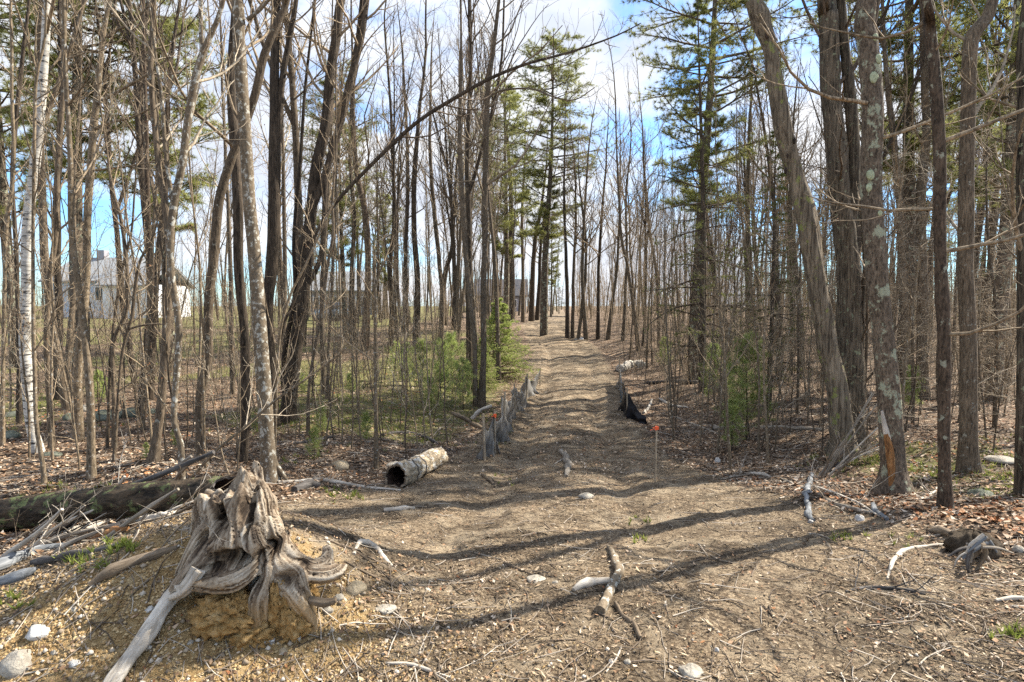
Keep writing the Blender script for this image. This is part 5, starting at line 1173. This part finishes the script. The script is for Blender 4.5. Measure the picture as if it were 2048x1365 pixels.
L_('fallen_branch', 'dark bough lying in the moss past the beech', 'branch', [(560, 892, 5), (610, 886, 6), (670, 874, 5)], 'dark_wood', twigs=5)
L_('fallen_log', 'log lying crosswise at the far end of the trail', 'log', [(1074, 632, 3), (1100, 634, 3), (1132, 635, 3)], 'grey_wood', step=.3)
L_('fallen_log', 'pale forked log beside the far stake of the sagging fence', 'log', [(1240, 745, 16), (1262, 735, 15), (1285, 728, 10)], 'pale_wood')
L_('fallen_log', 'long dark log lying in the leaves beyond the sagging fence', 'log', [(1290, 768, 6), (1350, 766, 7), (1405, 768, 6)], 'dark_wood', step=.1)
L_('fallen_log', 'straight thin log across the sapling stems before the leaning snag', 'log', [(1425, 858, 7), (1540, 858, 8), (1650, 862, 7)], 'grey_wood', step=.1)
for lab, pts, mt, tw in [
  ('crooked pale branch standing out of the leaves near the orange wound', [(1622, 952, 8), (1614, 990, 11), (1614, 1018, 10), (1624, 1045, 10)], 'blue_wood', 0),
  ('long grey branch sliding down the litter toward the near pines', [(1556, 955, 4), (1620, 985, 6), (1680, 1012, 7), (1745, 1030, 6)], 'grey_wood', 8),
  ('jagged grey stub below the wounded pine', [(1748, 1012, 10), (1752, 1030, 12), (1778, 1045, 9)], 'blue_wood', 0),
  ('forked thin branch crossing the long grey one', [(1560, 1000, 3), (1620, 975, 4), (1700, 1000, 4), (1760, 1035, 3)], 'pale_wood', 8),
  ('curving white root arc sweeping into the leaf litter', [(1776, 1160, 4), (1786, 1130, 8), (1806, 1106, 9), (1850, 1097, 8), (1935, 1086, 5)], 'pale_wood', 0),
  ('dark rod leading to the upturned roots', [(1850, 1122, 5), (1885, 1106, 6), (1922, 1092, 5)], 'brown_wood', 0),
  ('pale stick at the bottom of the leafy corner', [(1995, 1206, 7), (2025, 1203, 9), (2055, 1200, 8)], 'pale_wood', 0),
  ('second pale stick just under the first in the leafy corner', [(2010, 1216, 6), (2055, 1220, 8)], 'pale_wood', 0),
  ('dark shredded bark strip on the tree shadow edge', [(1694, 1190, 4), (1740, 1180, 7), (1800, 1182, 7), (1850, 1192, 4)], 'dark_wood', 6),
  ('thin wavy root beside the dark bark strip', [(1865, 1205, 3), (1880, 1230, 4), (1910, 1250, 3)], 'grey_wood', 0),
  ('reddish rotten log piece behind the upturned roots', [(1858, 1063, 10), (1880, 1068, 16), (1906, 1074, 12)], 'brown_wood', 0),
  ('short stick pair on the sunny leaves under the wounded pine', [(1614, 1068, 5), (1640, 1072, 5), (1665, 1082, 5)], 'grey_wood', 0),
  ('long thin branch on the shaded slope by the flagged stake', [(1440, 960, 4), (1500, 950, 4), (1570, 945, 3)], 'grey_wood', 7),
  ('pale branch lying among the dark litter past the flagged stake', [(1500, 948, 7), (1520, 951, 8), (1540, 957, 6)], 'pale_wood', 0),
  ('twiggy branch on the bank above the sagging fence', [(1318, 800, 5), (1342, 812, 6), (1375, 818, 4)], 'pale_wood', 6),
  ('bleached stick leaning by the end of the sagging fence', [(1288, 830, 5), (1298, 815, 5), (1304, 803, 4)], 'pale_wood', 0),
  ('thin twig pile branch on the sunny bank', [(1350, 838, 4), (1390, 852, 5), (1440, 870, 3)], 'grey_wood', 8),
  ('grey log end between the two near pines', [(1840, 1000, 4), (1870, 985, 5), (1900, 950, 4)], 'pale_wood', 5)]:
    L_('fallen_branch', lab, 'branch', pts, mt, twigs=tw, k=10)
# brush fan by the furrowed tree
for i in range(14):
    a = R(g.uniform(18, 66)); Ln = g.uniform(90, 210); x0, y0 = 1645 + g.normal(0, 8), 950 + g.normal(0, 5); Yb = gnd(x0, y0)[1]
    L_('brush_stick', f"{['straight', 'thin', 'bent', 'pale', 'dark'][i % 5]} stick fanning out before the furrowed tree", 'stick', [(x0, y0, 3.5), (x0 + Ln * .5 * math.cos(a), y0 - Ln * .5 * math.sin(a) - 3, 3), (x0 + Ln * math.cos(a), y0 - Ln * math.sin(a), 1.8)],
       ['grey_wood', 'brown_wood', 'grey_wood', 'pale_wood', 'dark_wood'][i % 5], k=6, Y=Yb + .02 * i, twigs=2, group=f"{['straight', 'thin', 'bent', 'pale', 'dark'][i % 5]} sticks of the brush fan", step=.1)

# upturned root clump
rc = gnd(1955, 1118); RY = rc[1]
clump = empty('root_clump', tuple(rc), 'upturned clump of whitish roots and dark soil at the edge of the clearing', 'root clump')
m = MB(); a = np.linspace(0, 2 * math.pi, 41)[:-1]; b = np.linspace(-math.pi/2, math.pi/2, 20); A, B_ = np.meshgrid(a, b); r_ = 1 + .5 * (fbm(A * 2.5, B_ * 3, 5, 5) - .5) + .2 * (vn(A * 8, B_ * 8, 6) - .5)
V = np.stack([np.cos(B_) * np.cos(A) * .15 * r_, np.cos(B_) * np.sin(A) * .13 * r_, np.sin(B_) * .11 * r_], -1).reshape(-1, 3) + [.05, .10, .03]
i_, j_ = np.meshgrid(np.arange(19), np.arange(40), indexing='ij'); m.add(V, np.stack([i_ * 40 + j_, i_ * 40 + (j_ + 1) % 40, (i_ + 1) * 40 + (j_ + 1) % 40, (i_ + 1) * 40 + j_], -1).reshape(-1, 4))
n = NT('dark_root_soil'); f = n.noise(n.coord(), 24, 7, .75); M['darksoil'] = n.done(n.ramp(f, [(.3, (.02, .015, .01)), (.6, (.10, .075, .05)), (.8, (.2, .16, .1))]), .95, n.bump(f, .03))
m.build('soil_ball', M['darksoil'], clump)
gr = np.random.default_rng(91)
for i in range(22):
    a_ = gr.uniform(70, 165) if i % 4 else gr.uniform(0, 180); x0, y0 = 1958 + gr.normal(0, 14), 1086 + gr.normal(0, 9); Ln = gr.uniform(25, 75); w_ = gr.uniform(2.5, 7.5) if i % 3 else gr.uniform(6, 9)
    pts = [(x0, y0, w_), (x0 + .5 * Ln * math.cos(R(a_)) + gr.normal(0, 5), y0 + .5 * Ln * math.sin(R(a_)) - 4, w_ * 1.05), (x0 + Ln * math.cos(R(a_)), y0 + Ln * math.sin(R(a_)), w_ * .5)]
    P = np.array([atY(q[0], q[1], RY - .03 - .012 * i + .1 * (i % 2)) for q in pts]) - rc; part_tube(clump, 'root', P, [W2R(q[2], RY) for q in pts], i, .35, 10, ['blue_wood', 'grey_wood', 'brown_wood', 'dark_wood', 'pale_wood'][i % 5])

# ------------------------------------------------------------------ stones
def stone(label, px, py, w, h, mat, seed, name='stone', depthf=.8, cat='stone'):
    p = gnd(px, py + h * .35); Y = p[1]; sx = W2R(w, Y); sz = W2R(h, Y) * 1.1; a = np.linspace(0, 2 * math.pi, 21)[:-1]; b = np.linspace(-math.pi/2, math.pi/2, 11); A, B_ = np.meshgrid(a, b)
    X3 = np.stack([np.cos(B_) * np.cos(A), np.cos(B_) * np.sin(A), np.sin(B_)], -1)
    sd = np.random.default_rng(seed); r_ = np.ones(A.shape)
    for _ in range(9):      # planar facets
        nv_ = nrm(sd.normal(size=3)); dd = (X3 @ nv_); cut = sd.uniform(.62, .9); r_ = np.where(dd > 1e-3, np.minimum(r_, cut / np.maximum(dd, .2)), r_)
    r_ = r_ * (1 + .12 * (vn(X3[..., 0] * 4 + 9, X3[..., 1] * 4 + X3[..., 2] * 3, seed) - .5)); V = (X3 * r_[..., None] * [sx, sx * depthf, sz]).reshape(-1, 3)
    i, j = np.meshgrid(np.arange(10), np.arange(20), indexing='ij'); m = MB(); m.add(V, np.stack([i * 20 + j, i * 20 + (j + 1) % 20, (i + 1) * 20 + (j + 1) % 20, (i + 1) * 20 + j], -1).reshape(-1, 4))
    o = m.build(name, M[mat], None, (p[0], p[1] + sx * depthf * .3, p[2] + sz * .05)); o.rotation_euler = (0, 0, sd.uniform(-.5, .5)); return tag(o, label, cat)
for i, a in enumerate([
  ('chalky crumbling white stone on the sandy bank', 68, 1262, 62, 36, 'rock_white'), ('large grey stone cut by the corner of the view', 30, 1326, 80, 50, 'rock'), ('smooth oval stone below the chalky white one', 146, 1331, 28, 15, 'rock_white'),
  ('small round stone above the smooth oval stone', 107, 1311, 15, 12, 'rock'), ('little tan stone left of the chalky white stone', 20, 1278, 18, 14, 'rock_tan'), ('pale cobble halfway down the sandy bank', 298, 1217, 20, 14, 'rock_white'),
  ('round whitish stone under the stump roots', 542, 1286, 20, 18, 'rock_white'), ('angular pale stone just past the round whitish one', 590, 1278, 28, 34, 'rock'), ('small tan stone beneath the angular pale stone', 566, 1300, 22, 16, 'rock_tan'),
  ('pale oval stone beside the curled root', 655, 1225, 26, 18, 'rock'), ('brownish stone tucked under the stump', 590, 1235, 28, 24, 'rock_tan'), ('broad tan boulder against the curled root', 706, 1172, 56, 34, 'rock_tan'),
  ('flat slate grey stone in the tree shadow', 768, 1219, 50, 12, 'rock'), ('half buried grey stone beside the broad tan boulder', 676, 1192, 26, 18, 'rock'), ('flat pale stone at the bottom edge of the clearing', 1382, 1342, 60, 24, 'rock'),
  ('small square white stone on the clearing', 1433, 1300, 14, 12, 'rock_white'), ('humped pale stone lying in the dip of the trail', 1172, 991, 34, 14, 'rock'), ('flat pale stone in the long tree shadow', 1072, 1161, 46, 10, 'rock'),
  ('white stone poking through leaves beneath the wounded pine', 1720, 1034, 20, 26, 'rock_white'), ('white stone at the foot of the crooked pale branch', 1622, 1042, 12, 12, 'rock_white'), ('pale stone near the edge behind the upturned roots', 2040, 1098, 26, 22, 'rock'),
  ('rounded stone in the sun on the shaded slope', 1435, 919, 14, 18, 'rock_white'), ('brown boulder in the leaves behind the bleached pole', 680, 928, 46, 22, 'rock_tan'), ('flat grey stone above the hollow log', 786, 928, 38, 12, 'rock'),
  ('pale boulder behind the log pile past the sagging fence', 1284, 729, 24, 18, 'rock'), ('heap stone at the foot of the pale stem clump', 1163, 677, 12, 8, 'rock_white'), ('second heap stone by the pale stem clump', 1152, 679, 8, 5, 'rock'),
  ('big mossy dark stone from the old wall behind the slender trees', 205, 828, 60, 34, 'rock_dark'), ('flat dark wall stone next to the big mossy one', 258, 824, 54, 30, 'rock_dark'), ('sunlit green stone of the old wall', 140, 832, 34, 26, 'rock_dark'),
  ('dark wall stone behind the birch', 20, 826, 60, 30, 'rock_dark'), ('low slab near the foot of the birch', 18, 868, 40, 22, 'rock_dark'), ('moss capped stone in the leaves before the thin straight tree', 100, 908, 36, 18, 'rock_dark'),
  ('grey wall stone between the birch and slender trees', 165, 815, 30, 18, 'rock'), ('wall stone close to the reddish flaking tree', 300, 822, 28, 18, 'rock_dark'), ('mossy boulder at the edge behind the reddish pine', 1965, 985, 50, 24, 'rock_dark'),
  ('long grey slab behind the elbow tree', 2010, 918, 60, 14, 'rock'), ('small pale stone low on the clearing', 1255, 1325, 18, 14, 'rock'), ('pale pebble beside the thin pale stick', 1222, 1328, 14, 10, 'rock_white'), ('flat stone by the white wedge of wood', 1110, 1165, 14, 8, 'rock'),
  ('small stone on the bank by the pale surface root', 380, 1290, 16, 12, 'rock'), ('tiny pale stone beside the stump toe', 480, 1300, 14, 10, 'rock_tan'), ('grey stone at the bank top near the flat log', 148, 1224, 18, 12, 'rock')]):
    stone(*a, 900 + i)

# ------------------------------------------------------------------ silt fences
def silt_fence(name, label, stakes, hts, segs, mats, seed, sag=.05, fold=.05, buried=.03, tops=None, lean=None):
    """stakes: ground points; fabric strung between them, one panel per gap"""
    root = empty(name, tuple(stakes[0]), label, 'silt fence'); b0 = np.array(stakes[0], float); g5 = np.random.default_rng(seed)
    for i, (p, h) in enumerate(zip(stakes, hts)):
        if h <= 0: continue
        ln = (lean[i] if lean else (g5.normal(0, .04), g5.normal(0, .04))); q = np.array(p) - b0
        m = MB(); P = np.array([q + [0, 0, -.15], q + [ln[0] * h, ln[1] * h, h + .06]]); tubes(P[None], np.array([[.019, .017]]), 4, m, cap=True); m.build('stake', M['stake'], root, smooth=False)
    for i in range(len(stakes) - 1):
        p, q = np.array(stakes[i]) - b0, np.array(stakes[i + 1]) - b0; hp, hq = (tops or hts)[i], (tops or hts)[i + 1]; L = np.linalg.norm(q - p); nu, nv_ = 44, 16
        u = np.linspace(0, 1, nu)[None]; v = np.linspace(0, 1, nv_)[:, None]
        along = nrm((q - p)[None])[0]; side = np.array([-along[1], along[0], 0]); gp = p[None, None] + (q - p)[None, None] * u[..., None]
        wx = gp[..., 0] + b0[0]; wy = gp[..., 1] + b0[1]; gz_ = hgt(wx, wy) - b0[2] - buried
        H = hp + (hq - hp) * u - sag * (1 + .6 * g5.random()) * np.sin(u * math.pi) * 2; ph = g5.uniform(0, 6)
        z = gz_ + (H + buried) * v
        off = fold * ((vn(u * 4.5 * L + v * 2.5, v * 1.3 + 0 * u, seed + i) - .5) * 2 * (1 - .4 * v) + .3 * (vn(u * 20 * L - v * 5, v * 2 + 0 * u, seed + 9 + i) - .5)) * np.sin(np.clip(u, .02, .98) * math.pi) ** .5 + .022 + .12 * fold * 10 * (1 - v) ** 2 * np.sin(u * 7 + ph)
        X3 = gp[..., 0] + side[0] * off; Y3_ = gp[..., 1] + side[1] * off + 0 * v; m = MB(); V = np.stack([X3 + 0 * v, Y3_, z], -1).reshape(-1, 3)
        ii, jj = np.meshgrid(np.arange(nv_ - 1), np.arange(nu - 1), indexing='ij'); qd = np.stack([ii * nu + jj, ii * nu + jj + 1, (ii + 1) * nu + jj + 1, (ii + 1) * nu + jj], -1).reshape(-1, 4); m.add(V, qd)
        o = m.build('fabric_panel', M[mats[i % len(mats)]], root); sm = o.modifiers.new('thickness', 'SOLIDIFY'); sm.thickness = .004
    return root
fp = [gnd(970, 922), gnd(990, 908), gnd(1006, 876), gnd(1030, 838), gnd(1053, 804), gnd(1080, 772)]
fh = [.64, .62, .78, .72, .66, .5]
fence1 = silt_fence('silt_fence', 'long black silt fence sagging along the house side of the trail', fp, fh, 7, ['fabric', 'fabric', 'fabric', 'fabric', 'fabric'], 5, sag=.09, fold=.10)
fq = [gnd(1294, 850), gnd(1256, 838), gnd(1246, 808), gnd(1243, 785), gnd(1238, 772)]
fence2 = silt_fence('silt_fence', 'collapsed black silt fence on the sunny side of the trail', fq, [0, .62, .50, .0, .8], 4, ['fabric_black', 'fabric_black', 'fabric_painted_sheen', 'fabric'], 15, sag=.03, fold=.09, tops=[.16, .56, .55, .5, .62])
def ribbon(parent, p, mat, s=.05, seed=0, name='flag_ribbon'):
    g6 = np.random.default_rng(seed); m = MB()
    for i in range(5):
        a = g6.uniform(0, 6.28); d = np.array([math.cos(a), math.sin(a), g6.uniform(-1.2, .1)]); P = grow(np.array([[0, 0, 0.]]), d[None], s * g6.uniform(.8, 1.6), 6, .3, -.6, g6)[0]; sd = nrm(np.cross(P[-1] - P[0], [0, 0, 1.])[None])[0] * .009
        V = np.concatenate([P - sd, P + sd]); q = np.array([[j, j + 1, j + 7, j + 6] for j in range(5)]); m.add(V + np.array(p) - np.array(parent.location), q)
    tubes((np.array([[0, 0, -.018], [0, 0, .018]]) + np.array(p) - np.array(parent.location))[None], np.array([[.024, .024]]), 8, m, cap=True)
    return m.build(name, M[mat], parent)
rb1 = fp[1] + np.array([.0, -.03, .60]); ribbon(fence1, rb1, 'orange', .075, 3)
sk = gnd(1310, 965); stk = empty('survey_stake', tuple(sk), 'lone thin wooden stake with an orange ribbon standing by the clearing', 'stake')
hS = W2R(113, sk[1]) * 2; m = MB(); tubes(np.array([[[0, 0, -.1], [.01, 0, hS]]]), np.array([[.011, .010]]), 4, m, cap=True); m.build('stick', M['stake'], stk, smooth=False); ribbon(stk, sk + np.array([.01, -.01, hS - .01]), 'orange', .06, 8)
# ------------------------------------------------------------------ loose litter (stuff)
def rot_quads(x, y, zoff, ln, wd, tint, g, tilt=.35, curl=.25):
    n_ = len(x); yaw = g.uniform(0, 2 * math.pi, n_); e = .08; z = hgt(x, y); gx = (hgt(x + e, y) - z) / e; gy = (hgt(x, y + e) - z) / e
    a = np.stack([np.cos(yaw), np.sin(yaw), gx * np.cos(yaw) + gy * np.sin(yaw) + g.normal(0, tilt, n_)], -1); b = np.stack([-np.sin(yaw), np.cos(yaw), -gx * np.sin(yaw) + gy * np.cos(yaw) + g.normal(0, tilt, n_)], -1)
    a = nrm(a) * (ln * .5)[:, None]; b = nrm(b) * (wd * .5)[:, None]; c = np.stack([x, y, z + zoff], -1); up = np.array([0, 0, 1.]) * (curl * ln * g.uniform(-.3, 1, n_))[:, None]
    V = np.stack([c - a + up, c - b * .9 - a * .1, c + a + up * .8, c + b * .9 + a * .15], 1); f = np.arange(4 * n_).reshape(-1, 4); tri = np.concatenate([f[:, [0, 1, 3]], f[:, [1, 2, 3]]])
    return V.reshape(-1, 3), tri, np.repeat(np.stack([tint] * 3, -1), 4, 0)
# dry leaves
x, y, g7 = scatter(120000, 2.0, 34, 71); pm = np.clip(path_mask(x, y) + .9 * np.exp(-(((x + 1.7) / 1.2) ** 2 + ((y - 3.0) / .8) ** 2)), 0, 1); cl = fbm(x * 1.1, y * 1.1, 90)
k = g7.random(len(x)) < np.clip((1 - pm) * .95 + .10 + .25 * sst(5, 9, y) + .55 * sst(1.0, 2.6, x - .25 * y) + .5 * (cl - .5), .05, 1); x, y = x[k], y[k]; n_ = len(x)
pmm = path_mask(x, y); ln = g7.uniform(.03, .072, n_) * (1 - .55 * pmm * sst(9, 5, y)) ; red = fbm(x * .8, y * .8, 95) > .56
V, t, c = rot_quads(x, y, g7.uniform(.002, .02, n_), ln, ln * g7.uniform(.45, .8, n_), g7.random(n_), g7)
m = MB(); m.add(V, t, 0, c); m.f = {(3, 0): [t[~np.tile(red, 2)]], (3, 1): [t[np.tile(red & (g7.random(n_) < .4), 2)]], (3, 2): []}
rest = ~(red); m.f = {(3, 0): [t[np.tile(~red, 2)]], (3, 1): [t[np.tile(red, 2)]]}
rs = g7.random(n_) < .30 * (1 - .8 * path_mask(x, y)); m.f = {(3, 0): [t[np.tile(~(red & rs), 2)]], (3, 1): [t[np.tile(red & rs, 2)]]}
tag(m.build('leaf_litter', [M['leaf'], M['redleaf']], smooth=False), 'carpet of dry brown and rusty leaves over the forest floor', None, None, 'stuff')
# shredded chips on the clearing and trail
x, y, g7 = scatter(230000, 1.9, 22, 72); k = g7.random(len(x)) < np.clip(.25 + .75 * path_mask(x, y), 0, 1) * (.12 + .88 * sst(.36, .52, fbm(x * 1.5, y * 1.5, 97))) * (1 - .8 * np.exp(-(((x + 1.6) / 1.0) ** 2 + ((y - 2.7) / .6) ** 2))); x, y = x[k], y[k]; n_ = len(x)
ln = np.exp(g7.normal(math.log(.02), .5, n_)).clip(.006, .08) * (.7 + .05 * y); V, t, c = rot_quads(x, y, g7.uniform(.001, .010, n_), ln, ln * g7.uniform(.12, .35, n_), g7.beta(2, 2, n_), g7, .25, .1)
m = MB(); m.add(V, t, 0, c); tag(m.build('wood_chips', M['chip'], smooth=False), 'shredded wood chips mulching the clearing and trail', None, None, 'stuff')
# fine sticks
def stick_stuff(n0, rmin, rmax, seed, prob, l0, l1, rr0, name, label):
    x, y, g8 = scatter(n0, rmin, rmax, seed); k = g8.random(len(x)) < prob(x, y); x, y = x[k], y[k]; n_ = len(x); ya = g8.uniform(0, 6.28, n_); L = g8.uniform(l0, l1, n_); nb = 4; P = np.empty((n_, nb, 3)); cv = g8.normal(0, .35, n_)
    cx, cy = x.copy(), y.copy(); li = g8.uniform(0, .03, n_)
    for i in range(nb):
        P[:, i, 0] = cx; P[:, i, 1] = cy; P[:, i, 2] = hgt(cx, cy) + .004 + li * i / nb; cx = cx + np.cos(ya) * L / nb; cy = cy + np.sin(ya) * L / nb; ya = ya + cv * .5 + g8.normal(0, .15, n_)
    m = MB(); tn = g8.beta(1.5, 1.5, n_); tubes(P, taper(g8.uniform(.5, 1.3, n_) * rr0, nb, .5), 3, m, col=np.repeat(np.stack([tn] * 3, -1), nb * 3, 0)); tag(m.build(name, M['stick']), label, None, None, 'stuff')
stick_stuff(13000, 2.0, 24, 73, lambda x, y: .35 + .65 * np.maximum(1 - path_mask(x, y), sst(.8, 2.2, x - .25 * y)), .10, .40, .0036, 'fine_sticks', 'countless thin sticks and rootlets strewn over the litter')
stick_stuff(7000, 5.0, 16, 74, lambda x, y: (sst(.3, .5, fbm(x * .9, y * .9, 99)) * (1 - path_mask(x, y))) * (np.abs(x - path_x(y)) < 6), .3, 1.0, .006, 'slash_twigs', 'brushy slash of broken twigs lining the trail')
# pebbles and clods on the sandy bank
def pebbles(n0, cx, cy, sx, sy, seed, r0, r1, mat, name, label, wide=False):
    g9 = np.random.default_rng(seed)
    if wide: x, y, _ = scatter(n0, 1.9, 9, seed); k = g9.random(len(x)) < path_mask(x, y); x, y = x[k], y[k]
    else: x = g9.normal(cx, sx, n0); y = g9.normal(cy, sy, n0)
    n_ = len(x); r_ = np.exp(g9.uniform(math.log(r0), math.log(r1), n_)); base = np.array([[1, 0, 0], [0, 1, 0], [-1, 0, 0], [0, -1, 0], [0, 0, .8], [0, 0, -.8], ]); f = np.array([[0, 1, 4], [1, 2, 4], [2, 3, 4], [3, 0, 4], [1, 0, 5], [2, 1, 5], [3, 2, 5], [0, 3, 5]])
    V = base[None] * r_[:, None, None] * g9.uniform(.6, 1.15, (n_, 6, 1)); a = g9.uniform(0, 6.28, n_); cs_, sn = np.cos(a)[:, None], np.sin(a)[:, None]; V = np.stack([V[..., 0] * cs_ - V[..., 1] * sn, V[..., 0] * sn + V[..., 1] * cs_, V[..., 2]], -1)
    V += np.stack([x, y, hgt(x, y) + r_ * .2], -1)[:, None]; tn = g9.random(n_); m = MB(); m.add(V.reshape(-1, 3), (f[None] + np.arange(n_)[:, None, None] * 6).reshape(-1, 3), 0, np.repeat(np.stack([tn] * 3, -1), 6, 0)); tag(m.build(name, M[mat], smooth=mat != 'clod'), label, None, None, 'stuff')
pebbles(14000, -1.6, 2.5, .75, .3, 81, .003, .012, 'clod', 'soil_clods', 'crumbs of sandy orange soil on the bank')
pebbles(900, -1.4, 2.5, .8, .3, 82, .006, .02, 'pebble', 'pebbles', 'small pebbles scattered over the sandy bank')
pebbles(2600, 0, 0, 0, 0, 83, .004, .013, 'pebble', 'gravel', 'fine gravel sprinkled on the clearing', True)
